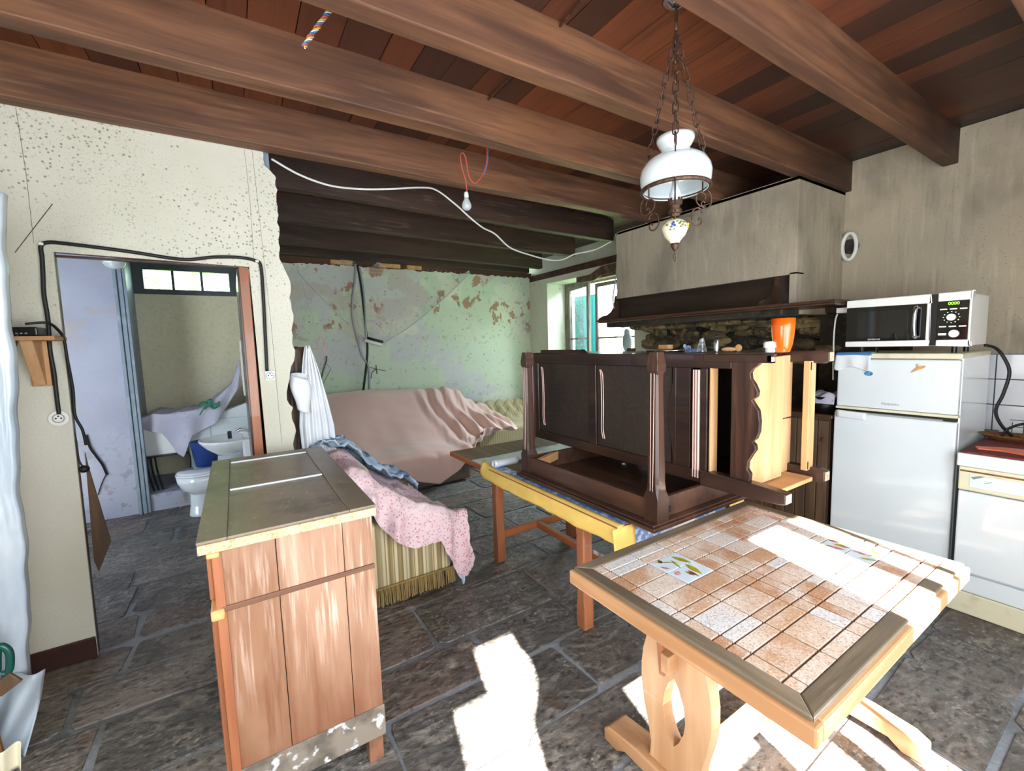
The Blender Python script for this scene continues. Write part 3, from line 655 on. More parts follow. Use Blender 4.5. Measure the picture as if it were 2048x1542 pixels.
# outside
f = MB(); f.box(-6, 14, 6.3, 20, -.5, -.4); f.box(4.75, 14, -3, 6.3, -.5, -.4); tag(f.build('lawn', 'grass'), 'grass outside the windows', 'grass', kind='structure')
def bush(name, lab, cx, cy, cz, rx, ry, rz, n, s, cat='tree'):
    m = MB()
    for k in range(n):
        while True:
            p = Vector((rnd.uniform(-1, 1), rnd.uniform(-1, 1), rnd.uniform(-1, 1)))
            if .35 < p.length < 1: break
        q = Vector((cx+p.x*rx, cy+p.y*ry, cz+p.z*rz)); a = Vector((rnd.gauss(0, 1), rnd.gauss(0, 1), rnd.gauss(0, 1))).normalized(); b2 = a.orthogonal().normalized()
        m.t = rnd.random(); m.add([q-a*s, q+b2*s*.4, q+a*s, q-b2*s*.4], [(0, 1, 2, 3)])
    t = thing(name, lab, cat, (cx, cy, -.4)); m.build('crown', 'foliage', t)
    m = MB(); m.tube([(cx, cy, -.42), (cx+.05, cy, cz)], [.09, .05], 8); m.build('trunk', 'bark', t)
bush('garden_tree', 'light green leafy tree seen through the transom panes', -.6, 9.5, 2.9, 2.4, 1.0, 1.6, 2600, .11)
bush('garden_tree', 'pale bushy shrub seen through the closed window sash', 8.2, 7.4, .9, 1.4, 1.6, .95, 2400, .07)
f = MB(); f.box(10.5, 10.7, 4, 12, -.4, 2.3); tag(f.build('garden_wall', 'stone_wall_out'), 'pale stone building wall far outside the window', 'wall', kind='structure')
# ================================================================ FURNITURE
# ---- sideboard in the front
sb = thing('wooden_sideboard', 'worn wooden sideboard with planked side and grey panelled top, facing the doorway', 'sideboard', (.12, 2.0, 0))
SX0, SX1, SY0, SY1 = -.10, .355, 1.485, 2.56
f = MB()
a = .002
for x0, x1 in ((SX0+.02, .062), (.064, .257), (.259, SX1)): f.box(x0, x1, SY0, SY0+.02, .10, .915)
f.build('side_panel', 'sideboard_side', sb, bevel=.0015)
f = MB(); f.box(SX0+.02, SX1, SY1-.02, SY1, .10, .915); f.build('side_panel', 'sideboard_side', sb)
f = MB(); f.hexa([(SX0+.01, SY0-.006, .725), (SX1, SY0-.006, .725), (SX1, SY0+.004, .725), (SX0+.01, SY0+.004, .725), (SX0+.01, SY0-.006, .742), (SX1, SY0-.006, .742), (SX1, SY0+.004, .742), (SX0+.01, SY0+.004, .742)])
f.build('side_moulding', 'sideboard_rail', sb, bevel=.003)
f = MB(); f.box(SX0+.02, SX1+.004, SY0-.004, SY0+.001, .10, .215); f.build('side_plinth', 'plinth_bleached', sb, bevel=.003)
f = MB(); f.box(SX1-.02, SX1, SY0+.02, SY1-.02, .12, .915); f.build('back_panel', 'sideboard_rail', sb)
# front (facing the doorway)
f = MB(); f.box(SX0, SX0+.025, SY0-.004, SY1, .08, .915); f.build('front_frame', 'oak_red_z', sb, bevel=.003)
for y0, y1 in ((1.53, 2.01), (2.04, 2.52)):
    f = MB(); f.box(SX0-.016, SX0, y0, y1, .14, .70); f.box(SX0-.022, SX0-.014, y0+.06, y1-.06, .2, .64); dd = f.build('door', 'oak_red_z', sb, bevel=.006)
    f = MB(); f.ell((SX0-.032, y0+.05 if y0 > 2 else y1-.05, .44), .013, .013, .013, 12, 8); f.build('knob', 'iron_rust', dd, smooth=True)
    f = MB(); f.box(SX0-.016, SX0, y0, y1, .745, .89); dd = f.build('drawer', 'oak_red_z', sb, bevel=.006)
    f = MB(); f.ell((SX0-.032, (y0+y1)/2, .815), .013, .013, .013, 12, 8); f.build('knob', 'iron_rust', dd, smooth=True)
f = MB(); f.box(SX0-.014, SX0+.02, SY0-.012, SY1, .708, .740); f.build('front_moulding', 'pine_edge', sb, bevel=.005)
f = MB(); f.box(SX0-.012, SX0+.02, SY0-.010, SY1, .895, .912); f.build('cornice_moulding', 'pine_edge', sb, bevel=.005)
tz = .948
f = MB(); f.box(SX0-.03, SX1+.012, SY0-.016, SY1+.02, .914, tz-.006); f.build('top_edge', 'chipboard_edge', sb, bevel=.002)
f = MB(); ox0, ox1, oy0, oy1 = SX0-.032, SX1+.014, SY0-.010, SY1+.022
f.box(ox0, -.058, oy0, oy1, tz-.006, tz+.003); f.box(.283, ox1, oy0, oy1, tz-.006, tz+.003)
f.box(-.0575, .2825, oy0, 1.56, tz-.006, tz+.003); f.box(-.0575, .2825, 2.50, oy1, tz-.006, tz+.003); f.box(-.0575, .2825, 2.0, 2.07, tz-.006, tz+.003)
f.build('top_frame', 'sideboard_top', sb, bevel=.002)
parts('top_panel', 'sideboard_top', sb, [(-.057, .282, 1.561, 1.998, tz-.010, tz-.003), (-.057, .282, 2.072, 2.498, tz-.010, tz-.003)])
parts('pale_strip', 'cloth_white', sb, [(-.055, .28, 1.988, 1.998, tz-.003, tz+.004), (-.055, .28, 2.488, 2.498, tz-.003, tz+.004)], .002)
for x0, x1, y0, y1 in ((SX0, SX0+.05, SY0, SY0+.05), (SX1-.055, SX1-.004, SY0+.01, SY0+.06), (SX0, SX0+.05, SY1-.05, SY1), (SX1-.055, SX1-.004, SY1-.05, SY1)):
    f = MB(); f.box(x0, x1, y0, y1, 0, .1); f.build('foot', 'brown_foot', sb, bevel=.004)

# ---- tiled dining table
tb = thing('tiled_dining_table', 'trestle dining table with beige plaid ceramic tile top and bird tiles', 'table', (1.45, .73, 0))
TX0, TX1, TY0, TY1, TZ = .905, 1.975, .35, 1.10, .72
parts('end_rim', 'oak_orange', tb, [(TX0, TX0+.03, TY0, TY1, TZ-.055, TZ-.008), (TX1-.03, TX1, TY0, TY1, TZ-.055, TZ-.008)], .006)
parts('side_rim', 'oak_orange_x', tb, [(TX0+.03, TX1-.03, TY0, TY0+.03, TZ-.055, TZ-.008), (TX0+.03, TX1-.03, TY1-.03, TY1, TZ-.055, TZ-.008)], .006)
def mitre(x0, x1, y0, y1, wd, z0, z1, side):
    m = MB(); i0, i1, j0, j1 = x0+wd, x1-wd, y0+wd, y1-wd
    q = {'w': [(x0, y0), (i0, j0), (i0, j1), (x0, y1)], 'e': [(x1, y0), (x1, y1), (i1, j1), (i1, j0)], 's': [(x0, y0), (x1, y0), (i1, j0), (i0, j0)], 'n': [(x0, y1), (i0, j1), (i1, j1), (x1, y1)]}[side]
    m.prism(q, 2, z0, z1); return m
for s in 'wesn':
    mitre(TX0+.012, TX1-.012, TY0+.012, TY1-.012, .044, TZ-.012, TZ+.004, s).build('top_moulding', 'rim_weathered_y' if s in 'we' else 'rim_weathered_x', tb, bevel=.004)
IX0, IX1, IY0, IY1 = TX0+.055, TX1-.055, TY0+.055, TY1-.055
f = MB(); f.box(IX0, IX1, IY0, IY1, TZ-.04, TZ-.0035); f.build('tile_bed', 'tile_grout', tb)
xs = [IX0, 1.0, 1.14, 1.281, 1.335, 1.375, 1.45, 1.565, 1.605, 1.66, 1.716, 1.853, 1.885, IX1]
ysl = [IY0, .442, .546, .598, .632, .698, .732, .809, .889, .918, .96, 1.01, IY1]
ys = [IY0, .445, .53, .575, .612, .695, .735, .806, .883, .96, 1.0, IY1]
f = MB()
def decor(x0, x1, y0, y1): return (1.13 < x0 and x1 < 1.29 and .80 < y0 and y1 < .965) or (1.71 < x0 and x1 < 1.86 and .52 < y0 and y1 < .70)
for i in range(len(xs)-1):
    for j in range(len(ys)-1):
        if decor(xs[i], xs[i+1], ys[j], ys[j+1]): continue
        g = .0030; a_ = (xs[i+1]-xs[i])*(ys[j+1]-ys[j])
        f.t = rnd.choice((0, .15, .3, .5, .75, 1)) if a_ > .006 else rnd.choice((0, 0, .1, .3, .6, 1))
        f.box(xs[i]+g, xs[i+1]-g, ys[j]+g, ys[j+1]-g, TZ-.004, TZ+.0020)
f.build('plaid_tiles', 'table_tile', tb, bevel=.001)
def leaf(m, cx, cy, ang, l, wd, z, n=10):
    d = Vector((math.cos(ang), math.sin(ang), 0)); p = Vector((-d.y, d.x, 0)); c = Vector((cx, cy, z)); pts = []
    for k in range(n+1):
        t = k/n; pts.append(c+d*l*(t-.5)+p*wd*math.sin(PI*t)*(1-.3*t))
    for k in range(n-1, 0, -1):
        t = k/n; pts.append(c+d*l*(t-.5)-p*wd*math.sin(PI*t)*(1-.3*t))
    m.add([tuple(q) for q in pts]+[(q.x, q.y, q.z+.0004) for q in pts], [tuple(range(len(pts))), tuple(range(2*len(pts)-1, len(pts)-1, -1))])
zt = TZ+.0021
for (x0, x1, y0, y1, kind) in ((1.142, 1.279, .808, .882, 0), (1.142, 1.279, .885, .958, 1), (1.718, 1.851, .532, .611, 2), (1.718, 1.851, .614, .693, 3)):
    f = MB(); f.box(x0, x1, y0, y1, TZ-.003, TZ+.002); dt = f.build('picture_tile', 'tile_decor', tb, bevel=.001)
    cx, cy = (x0+x1)/2, (y0+y1)/2
    g = MB(); h = MB(); q = MB()
    if kind == 0:      # bird body with tail, blossom
        leaf(g, cx+.02, cy+.005, -1.75, .075, .014, zt); leaf(h, cx-.005, cy-.012, -1.6, .045, .006, zt+.0003); leaf(h, cx-.015, cy-.006, -1.5, .035, .005, zt+.0003); leaf(q, cx-.045, cy+.018, .4, .03, .012, zt)
    elif kind == 1:    # twig with leaves
        leaf(g, cx+.04, cy-.01, -1.3, .07, .013, zt); leaf(g, cx-.02, cy+.01, -.6, .09, .003, zt); leaf(h, cx-.03, cy+.024, 1.2, .024, .009, zt); leaf(q, cx-.05, cy-.015, -1.0, .035, .006, zt)
        leaf(g, cx-.0, cy-.018, -1.9, .06, .005, zt)
    elif kind == 2:
        leaf(q, cx+.005, cy+.005, -1.4, .06, .012, zt); leaf(h, cx+.045, cy-.018, -1.2, .04, .010, zt); leaf(g, cx-.03, cy-.02, -1.1, .05, .008, zt); leaf(g, cx+.01, cy-.025, -1.3, .04, .006, zt)
    else:
        leaf(g, cx+.012, cy-.012, -1.3, .055, .014, zt); leaf(h, cx+.035, cy+.018, -1.2, .045, .011, zt); leaf(q, cx-.02, cy-.005, -1.4, .06, .011, zt); leaf(g, cx-.03, cy+.026, -1.2, .05, .004, zt)
    g.build('painted_leaves', 'paint_leaf', dt); h.build('painted_brown', 'paint_brown', dt); q.build('painted_pink', 'paint_pink', dt)
def pedestal(x0, x1):
    half = [(.118, .655), (.118, .62), (.112, .56), (.104, .53), (.108, .50), (.12, .46), (.128, .40), (.128, .34), (.118, .27), (.10, .20), (.088, .14), (.092, .09), (.11, .075)]
    inner = [(0, .425), (.02, .395), (.036, .35), (.042, .30), (.036, .26), (.018, .215), (0, .19)]
    cy = .815
    for sgn in (1, -1):
        m = MB(); m.prism([(cy+sgn*a, b2) for a, b2 in half]+[(cy, .075)]+[(cy+sgn*a, b2) for a, b2 in reversed(inner)]+[(cy, .655)], 0, x0, x1)
        yield m
f = MB()
for m in pedestal(1.085, 1.13): f.add(m.v, m.f)
f.build('pedestal', 'oak_orange_z', tb)
f = MB()
for m in pedestal(1.90, 1.94): f.add(m.v, m.f)
f.build('pedestal', 'oak_orange_z', tb)
for x0, x1, yo in ((1.06, 1.155, .0), (1.885, 1.955, -.05)):
    f = MB(); f.prism([(.46+yo, 0), (.52+yo, 0), (.56+yo, .028), (1.0+yo, .028), (1.04+yo, 0), (1.10+yo, 0), (1.102+yo, .045), (1.08+yo, .066), (.95+yo, .085), (.62+yo, .085), (.50+yo, .075), (.46+yo, .055)], 0, x0, x1)
    f.build('sledge_foot', 'oak_orange', tb, bevel=.005)
f = MB(); f.box(1.13, 1.90, .745, .815, .085, .135); f.build('low_stretcher', 'oak_orange_x', tb, bevel=.006)
f = MB(); f.box(1.04, 1.96, .80, .83, .46, .52); f.build('tie_beam', 'oak_orange_x', tb, bevel=.003)
f = MB(); f.bar((1.062, .832, .44), (1.062, .842, .545), .02, .03, (1, 0, 0)); f.build('wedge', 'oak_red_z', tb, bevel=.002)
parts('cross_bearer', 'oak_orange', tb, [(1.07, 1.14, .42, 1.05, .625, .663), (1.89, 1.95, .42, 1.05, .625, .663)], .004)

# ---- long table with slatted top
lt = thing('long_wooden_table', 'long reddish wood table with slatted top carrying the upturned furniture', 'table', (1.7, 2.0, 0))
LX0, LX1, LY0, LY1, LZ = 1.31, 2.22, 1.27, 2.93, .70
f = MB(); x = LX0+.03
ny = 15
f.box(LX0+.02, LX1-.02, LY0+.02, LY1-.02, LZ-.03, LZ-.006)
xx = LX0
while xx < LX1-.01: f.box(xx, min(xx+.072, LX1), LY0, LY1, LZ-.006, LZ); xx += .0745
f.build('slatted_top', 'slats_brown', lt, bevel=.001)
f = MB(); f.box(LX0-.012, LX0, LY0-.012, LY1+.012, LZ-.03, LZ+.002); f.box(LX1, LX1+.012, LY0-.012, LY1+.012, LZ-.03, LZ+.002); f.box(LX0, LX1, LY0-.012, LY0, LZ-.03, LZ+.002); f.box(LX0, LX1, LY1, LY1+.012, LZ-.03, LZ+.002)
f.build('edging', 'oak_red_y', lt, bevel=.004)
parts('apron', 'oak_red_y', lt, [(LX0+.10, LX0+.12, 1.6, 2.5, LZ-.09, LZ-.03), (LX1-.12, LX1-.10, 1.6, 2.5, LZ-.09, LZ-.03)])
for x0 in (1.415, 2.06):
    for y0 in (1.60, 2.47):
        f = MB(); w3 = .062; x1 = x0+w3; y1 = y0+w3; c = .008
        def oct_(d): return [(x0+d, y0), (x1-d, y0), (x1, y0+d), (x1, y1-d), (x1-d, y1), (x0+d, y1), (x0, y1-d), (x0, y0+d)]
        vs = []; zs_ = [(0, .002), (.12, .002), (.15, c), (.50, c), (.54, .002), (.668, .002)]
        for z, d in zs_: vs += [(p[0], p[1], z) for p in oct_(d)]
        fs = [tuple(range(7, -1, -1)), tuple(range(40, 48))]
        for k in range(5):
            for j in range(8): fs.append((k*8+j, k*8+(j+1) % 8, (k+1)*8+(j+1) % 8, (k+1)*8+j))
        f.add(vs, fs); f.build('leg', 'oak_red_z', lt)
parts('end_stretcher', 'oak_red_x', lt, [(1.477, 2.06, 2.485, 2.515, .155, .205), (1.477, 2.06, 1.615, 1.645, .155, .205)], .003)
f = MB(); f.box(1.75, 1.79, 1.645, 2.485, .16, .20); f.build('middle_stretcher', 'oak_red_y', lt, bevel=.003)

# ---- tablecloths on it
oc = thing('oilcloth', 'yellow-backed blue oilcloth folded over the edge of the long table', 'tablecloth', (1.4, 1.9, .70))
f = MB()
def edge_fn(u, v):      # rolls over the table edge showing the yellow backing
    y = 1.248+u*1.20; lift = max(0, (u-.9)/.1); w_ = .062+.006*n1(y*7, 2)
    if v < .3: a = PI/2*v/.3; x = 1.330-.034*math.sin(a); z = .690+.019*math.cos(a)
    else: t = (v-.3)/.7; x = 1.296-.012*math.sin(t*PI*.8)+.003*n1(y*9, 1); z = .690-w_*t
    return (x, y, z+.026*lift*lift*(1-v*.4))
f.grid(edge_fn, 70, 12); f.build('rolled_edge', 'oilcloth_yellow', oc, smooth=True, solid=.002)
f = MB(); f.box(1.312, 1.40, 1.262, 2.34, LZ+.003, LZ+.0065); f.build('blue_side', 'oilcloth_blue', oc)
f = MB()
def hang(u, v):
    x = 1.27+u*.80; d = v*.30
    return (x+.02*v*(1-u), 1.250-.008*math.sin(x*18)-.012*v, .702-d-(.0 if v > .05 else 0))
f.grid(lambda u, v: hang(.13+.87*u, v), 30, 14); f.build('hanging_end', 'oilcloth_blue', oc, smooth=True, solid=.002)
f = MB(); f.grid(lambda u, v: (Vector(hang(.155*u, v))+Vector((-.004, -.004, .0))), 8, 16); f.build('yellow_hem', 'oilcloth_yellow', oc, smooth=True, solid=.002)
f = MB(); f.prism([(2.04, .70), (2.20, .70), (2.27, .52), (2.22, .46)], 1, 1.245, 1.248); f.build('yellow_corner', 'oilcloth_yellow', oc)
f = MB(); pts = []
def rollfn(u, v):
    a = v*2*PI*1.15; r = .022+.002*v
    return (1.33+u*.18, 2.345+r*math.sin(a), LZ+.03+r*math.cos(a)*1.0)
f.grid(rollfn, 10, 24); f.build('rolled_tube', 'oilcloth_white', oc, smooth=True, solid=.0015)
wc = MB(); wc.grid(lambda u, v: (1.305+u*.90, 2.40+v*.20, LZ+.006+.003*n1(u*8+v*3, 3)), 20, 6)
tag(wc.build('folded_white_oilcloth', 'oilcloth_white', smooth=True, solid=.003), 'white folded oilcloth strip lying across the slatted table top', 'tablecloth')

# ---- upturned dark table lying on its top
ut = thing('upturned_dark_table', 'dark wooden table lying upside down with its chamfered legs pointing up', 'table', (1.8, 1.6, .71))
UX0, UX1, UY0, UY1 = 1.354, 2.32, 1.112, 2.115
f = MB(); f.box(UX0, UX1, UY0, UY1, .712, .730); f.box(UX0+.012, UX1-.012, UY0+.012, UY1-.012, .730, .738); f.build('tabletop', 'walnut_apron', ut, bevel=.004)
ax0, ax1, ay0, ay1 = 1.40, 2.27, 1.155, 2.075
parts('apron', 'walnut_apron', ut, [(ax0, ax0+.02, ay0+.03, ay1-.03, .738, .826), (ax1-.02, ax1, ay0+.03, ay1-.03, .738, .826), (ax0+.03, ax1-.03, ay0, ay0+.02, .738, .826), (ax0+.03, ax1-.03, ay1-.02, ay1, .738, .826)], .003)

f = MB(); f.bar((1.42, 1.98, .80), (1.62, 2.07, .80), .03, .05); f.build('corner_block', 'pine_raw_y', ut, bevel=.003)
def dleg(cx, cy, name='leg'):
    m = MB(); prof = [(.738, .035, .001), (.84, .035, .001), (.872, .030, .008), (.90, .029, .010), (1.30, .022, .008), (1.345, .022, .007), (1.36, .026, .002), (1.385, .027, .001), (1.40, .024, .001), (1.42, .022, .002), (1.434, .021, .002)]
    vs = []; fs = []
    for z, r, d in prof:
        x0, x1, y0, y1 = cx-r, cx+r, cy-r, cy+r
        vs += [(x0+d, y0, z), (x1-d, y0, z), (x1, y0+d, z), (x1, y1-d, z), (x1-d, y1, z), (x0+d, y1, z), (x0, y1-d, z), (x0, y0+d, z)]
    k = len(prof); fs = [tuple(range(7, -1, -1)), tuple(range((k-1)*8, k*8))]
    for i in range(k-1):
        for j in range(8): fs.append((i*8+j, i*8+(j+1) % 8, (i+1)*8+(j+1) % 8, (i+1)*8+j))
    m.add(vs, fs); return m.build(name, 'walnut_dark_z', ut)
dleg(1.421, 1.157); dleg(1.421, 2.072); dleg(2.285, 1.157); dleg(2.285, 2.072)
parts('mortise', 'dark_void', ut, [(1.49, 1.51, 1.1535, 1.1555, .755, .785)])
for cy in (1.157, 2.072):
    for s_ in (-1, 1): f = MB(); f.bar((1.391, cy+s_*.006, .84), (1.3985, cy+s_*.008, 1.36), .002, .002); f.build('pale_fluting', 'cloth_pink', ut)

# ---- dark carved sideboard lying on its side
cb = thing('overturned_cabinet', 'dark carved cabinet lying on its side with scalloped apron and raw pine underside', 'cabinet', (1.95, 1.6, .83))
CX, CX2, CZ0, CZ1 = 1.735, 2.19, .832, 1.415
f = MB(); f.box(CX+.02, CX2, 1.03, 2.44, CZ1-.02, CZ1); f.build('side_panel', 'walnut_dark', cb, bevel=.003)
f = MB(); f.box(CX+.02, CX2, 1.03, 2.44, CZ0, CZ0+.02); f.build('side_panel', 'walnut_dark', cb, bevel=.003)
f = MB(); f.box(CX-.02, CX2+.02, 2.44, 2.475, CZ0-.003, CZ1+.004); f.build('top_board', 'walnut_dark_z', cb, bevel=.006)
f = MB(); f.box(CX2-.015, CX2, 1.03, 2.44, CZ0+.02, CZ1-.02); f.build('back_panel', 'panel_dusty', cb)
# face frame: rails run along y (cabinet height), stiles across
f = MB()
z0, z1 = CZ0, CZ1
f.box(CX, CX+.022, 1.031, 2.44, z1-.062, z1); f.box(CX, CX+.022, 1.031, 2.44, z0, z0+.055)
for y0, y1 in ((2.40, 2.44), (1.84, 1.90), (1.225, 1.30), (1.14, 1.175)): f.box(CX, CX+.022, y0, y1, z0+.055, z1-.062)
# shaped bars of the door frames
def wavybar(m, yc, wd, amp, zA, zB, x0, x1, sgn):
    L_ = []; R_ = []; n = 20
    for k in range(n+1):
        t = k/n; z = zA+(zB-zA)*t; o_ = amp*math.sin(PI*min(1, max(0, (t-.1)/.8)))**2
        L_.append((yc+sgn*(wd+o_*1.0), z)); R_.append((yc-sgn*0, z))
    m.prism(L_+R_[::-1], 0, x0, x1)
wavybar(f, 1.30, .02, .03, z0+.055, z1-.062, CX+.001, CX+.021, 1)
f.build('face_frame', 'walnut_dark', cb, bevel=.003)
for y0, y1 in ((1.905, 2.395), (1.33, 1.835)):
    f = MB(); f.box(CX+.008, CX+.018, y0, y1, z0+.057, z1-.064)
    dr = f.build('door', 'panel_dusty', cb)
    m = MB()
    for off, yb in ((0, y1-.035), (.007, y1-.042)):
        pth = [(CX+.006, yb+.012, z1-.09), (CX+.004, yb-off, z1-.13), (CX+.004, yb-.004-off, z1-.3), (CX+.004, yb-off, z0+.16), (CX+.004, yb-.012-off, z0+.10)]
        m.tube(smooth_path(pth, 6), .0025, 6)
    m.build('pale_beading', 'cloth_pink', dr)
parts('pale_beading', 'cloth_pink', cb, [(CX-.004, CX+.012, 1.178, 1.185, z0+.02, z1-.07), (CX-.004, CX+.012, 1.192, 1.198, z0+.02, z1-.07), (CX-.003, CX+.012, 1.206, 1.210, z0+.02, z1-.07)], .002)
# drawer opening with its pine runner
parts('drawer_runner', 'pine_raw', cb, [(CX+.001, CX+.05, 1.120, 1.130, z0+.045, z1-.055), (CX+.02, CX+.06, 1.01, 1.02, z0+.2, z1-.06)], .002)
f = MB(); f.box(CX+.20, CX+.21, 1.03, 1.135, z0+.03, z1-.03); f.build('dark_interior', 'dark_void', cb)
# scalloped apron: dark board with wavy edge towards the feet
sc_pts = [(.87, z1-.012), (.905, z1-.025), (.925, z1-.045), (.945, z1-.06), (.953, z1-.075), (.950, z1-.10), (.935, z1-.12), (.922, z1-.15), (.926, z1-.17), (.945, z1-.185), (.935, z1-.20), (.918, z1-.225), (.912, z1-.27), (.914, z1-.31), (.925, z1-.34), (.940, z1-.355), (.928, z1-.365), (.925, z1-.385), (.940, z1-.41), (.956, z1-.44), (.958, z1-.47), (.945, z1-.49), (.948, z1-.52), (.958, z1-.545), (.90, z0+.02), (.88, z0), (1.03, z0), (1.03, z1), (.86, z1)]
f = MB(); f.prism(sc_pts, 0, CX, CX+.022); f.build('scalloped_apron', 'walnut_dark_z', cb, bevel=.002)
def foot(x0, x1, zc, rz, y0, mat='walnut_dark', nm='foot', taper=.7):
    m = MB(); y1 = 1.16
    ys_ = [(y1, 1), (1.0, 1), (.93, .95), (.87, .85*taper/.7), (y0+.015, taper), (y0, taper*.85)]
    vs = []
    for yy, s in ys_:
        h = rz*s; vs += [(x0, yy, zc-h), (x1, yy, zc-h), (x1, yy, zc+h), (x0, yy, zc+h)]
    fs = [(3, 2, 1, 0), tuple(range(20, 24))]
    for k in range(5):
        for j in range(4): fs.append((k*4+j, k*4+(j+1) % 4, (k+1)*4+(j+1) % 4, (k+1)*4+j))
    m.add(vs, fs); return m.build(nm, mat, cb, bevel=.004)
foot(CX-.018, CX+.03, z0+.030, .034, .80)
foot(CX-.002, CX+.03, z1-.018, .018, .875, taper=.8)
foot(CX2-.035, CX2+.01, z1-.026, .026, .845, taper=1.0)
foot(CX2-.035, CX2+.01, z0+.026, .03, .845, taper=.95)
parts('worn_foot_tip', 'ceramic_worn', cb, [(CX-.014, CX+.027, .797, .8005, z0+.012, z0+.048), (CX2-.032, CX2+.007, .842, .8455, z0+.006, z0+.046), (CX2-.032, CX2+.007, .842, .8455, z1-.046, z1-.006), (CX-.001, CX+.027, .871, .8755, z1-.030, z1-.008)], .002)

# raw pine underside
f = MB(); f.box(CX+.022, 2.03, .965, .98, z0+.025, z1-.02); f.build('bottom_board', 'pine_raw', cb, bevel=.002)
parts('inner_board', 'pine_raw', cb, [(2.04, CX2-.01, 1.0, 1.012, z0+.02, z0+.27), (2.04, CX2-.01, 1.0, 1.012, z0+.275, z1-.02)], .002)
f = MB(); f.box(2.125, 2.185, .905, .93, z0+.045, z1-.045); f.build('back_rail', 'pine_raw', cb, bevel=.002)
parts('slot', 'dark_void', cb, [(2.130, 2.138, .9035, .906, z0+.05, z0+.085), (2.132, 2.140, .9035, .906, z1-.085, z1-.05)])
f = MB(); f.box(CX+.04, 2.14, .885, 1.03, z0+.001, z0+.02); f.build('lower_runner', 'pine_raw_y', cb, bevel=.003)
f = MB(); f.prism([(1.86, CZ1+.001), (2.40, CZ1+.001), (2.40, CZ1+.024), (2.0, CZ1+.024), (1.97, CZ1+.004)], 0, 1.76, 1.80); f.build('side_cresting', 'walnut_dark', cb, bevel=.004)

# ---- things standing on the overturned cabinet
TOPZ = CZ1+.001
vz = MB(); c = P(1565, 700, 1, 1.02); vx, vy = 2.06, 0
c = P(1565, 704, 2, TOPZ); c = Vector((1.93, 1.93*c.y/c.x, 0))
vz.lathe([(.0, 0), (.024, 0), (.028, .004), (.035, .03), (.040, .065), (.0425, .10), (.0435, .140), (.0415, .140), (.040, .10), (.037, .065), (.03, .03), (.02, .01), (0, .01)], (c.x, c.y, TOPZ), 28)
tag(vz.build('orange_tumbler', 'orange_plastic', smooth=True), 'tall orange plastic tumbler standing on the overturned cabinet', 'tumbler')
def onray(px, X): q = P(px, 704, 2, TOPZ); return Vector((X, X*q.y/q.x, TOPZ))
c = onray(1540, 1.90); t = thing('spice_jar', 'small glass jar with a white lid beside the orange tumbler', 'jar', c)
f = MB(); f.lathe([(.018, 0), (.019, .002), (.019, .018), (.017, .02)], c, 20); f.build('jar_body', 'bulb_glass', t, smooth=True)
f = MB(); f.lathe([(.0, .02), (.024, .02), (.025, .025), (.025, .040), (.018, .046), (0, .047)], c, 20); f.build('lid', 'white_plastic', t, smooth=True)
c = onray(1433, 1.95); t = thing('spray_can', 'slim silver canister standing in the middle of the clutter', 'canister', c)
f = MB(); f.lathe([(0, 0), (.011, 0), (.0115, .003), (.0115, .058), (.008, .063), (0, .064)], c, 20); f.build('can_body', 'chrome', t, smooth=True)
f = MB(); f.lathe([(0, .062), (.005, .062), (.005, .085), (0, .086)], c, 12); f.build('nozzle', 'black_plastic', t, smooth=True)
c = onray(1403, 1.95); f = MB()
f.hexa([c+Vector((-.02, -.02, 0)), c+Vector((.02, -.02, 0)), c+Vector((.02, .02, 0)), c+Vector((-.02, .02, 0)), c+Vector((-.006, -.006, .07)), c+Vector((.006, -.01, .074)), c+Vector((.004, .012, .06)), c+Vector((-.008, .008, .066))])
tag(f.build('crumpled_packet', 'foil', bevel=.004), 'crumpled silver-white packet standing next to the slim canister', 'packet')
c = onray(1376, 1.97); f = MB(); f.ell(c+Vector((0, 0, .018)), .012, .018, .018, 10, 8); f.ell(c+Vector((.0, .02, .03)), .008, .008, .012, 10, 6); f.box(c.x-.04, c.x+.04, c.y-.075, c.y-.01, TOPZ, TOPZ+.018)
tag(f.build('blue_cloth', 'cloth_blue', bevel=.004), 'small rumpled blue cloth between the tray and the packet', 'cloth')
c = onray(1335, 1.97); f = MB(); f.lathe([(0, 0), (.09, 0), (.105, .010), (.108, .010), (.1, -.0), (.09, -.001)], (c.x+.0, c.y+.02, TOPZ+.002), 28, sx=.8, sy=1.1)
tag(f.build('metal_tray', 'chrome', smooth=True), 'round metal tray lying on the overturned cabinet', 'tray')
c = onray(1462, 1.97); f = MB(); f.ell(c+Vector((0, .01, .012)), .03, .035, .012, 12, 8); f.ell(c+Vector((.01, -.03, .018)), .014, .016, .018, 10, 8)
tag(f.build('bread_crust', 'bread', smooth=True), 'broken bread crusts beside the slim canister', 'bread')
c = onray(1330, 2.08); f = MB(); f.box(c.x-.02, c.x+.02, c.y-.04, c.y+.03, TOPZ+.013, TOPZ+.038); tag(f.build('cardboard_box', 'bread', bevel=.002), 'little tan box on the metal tray', 'box')

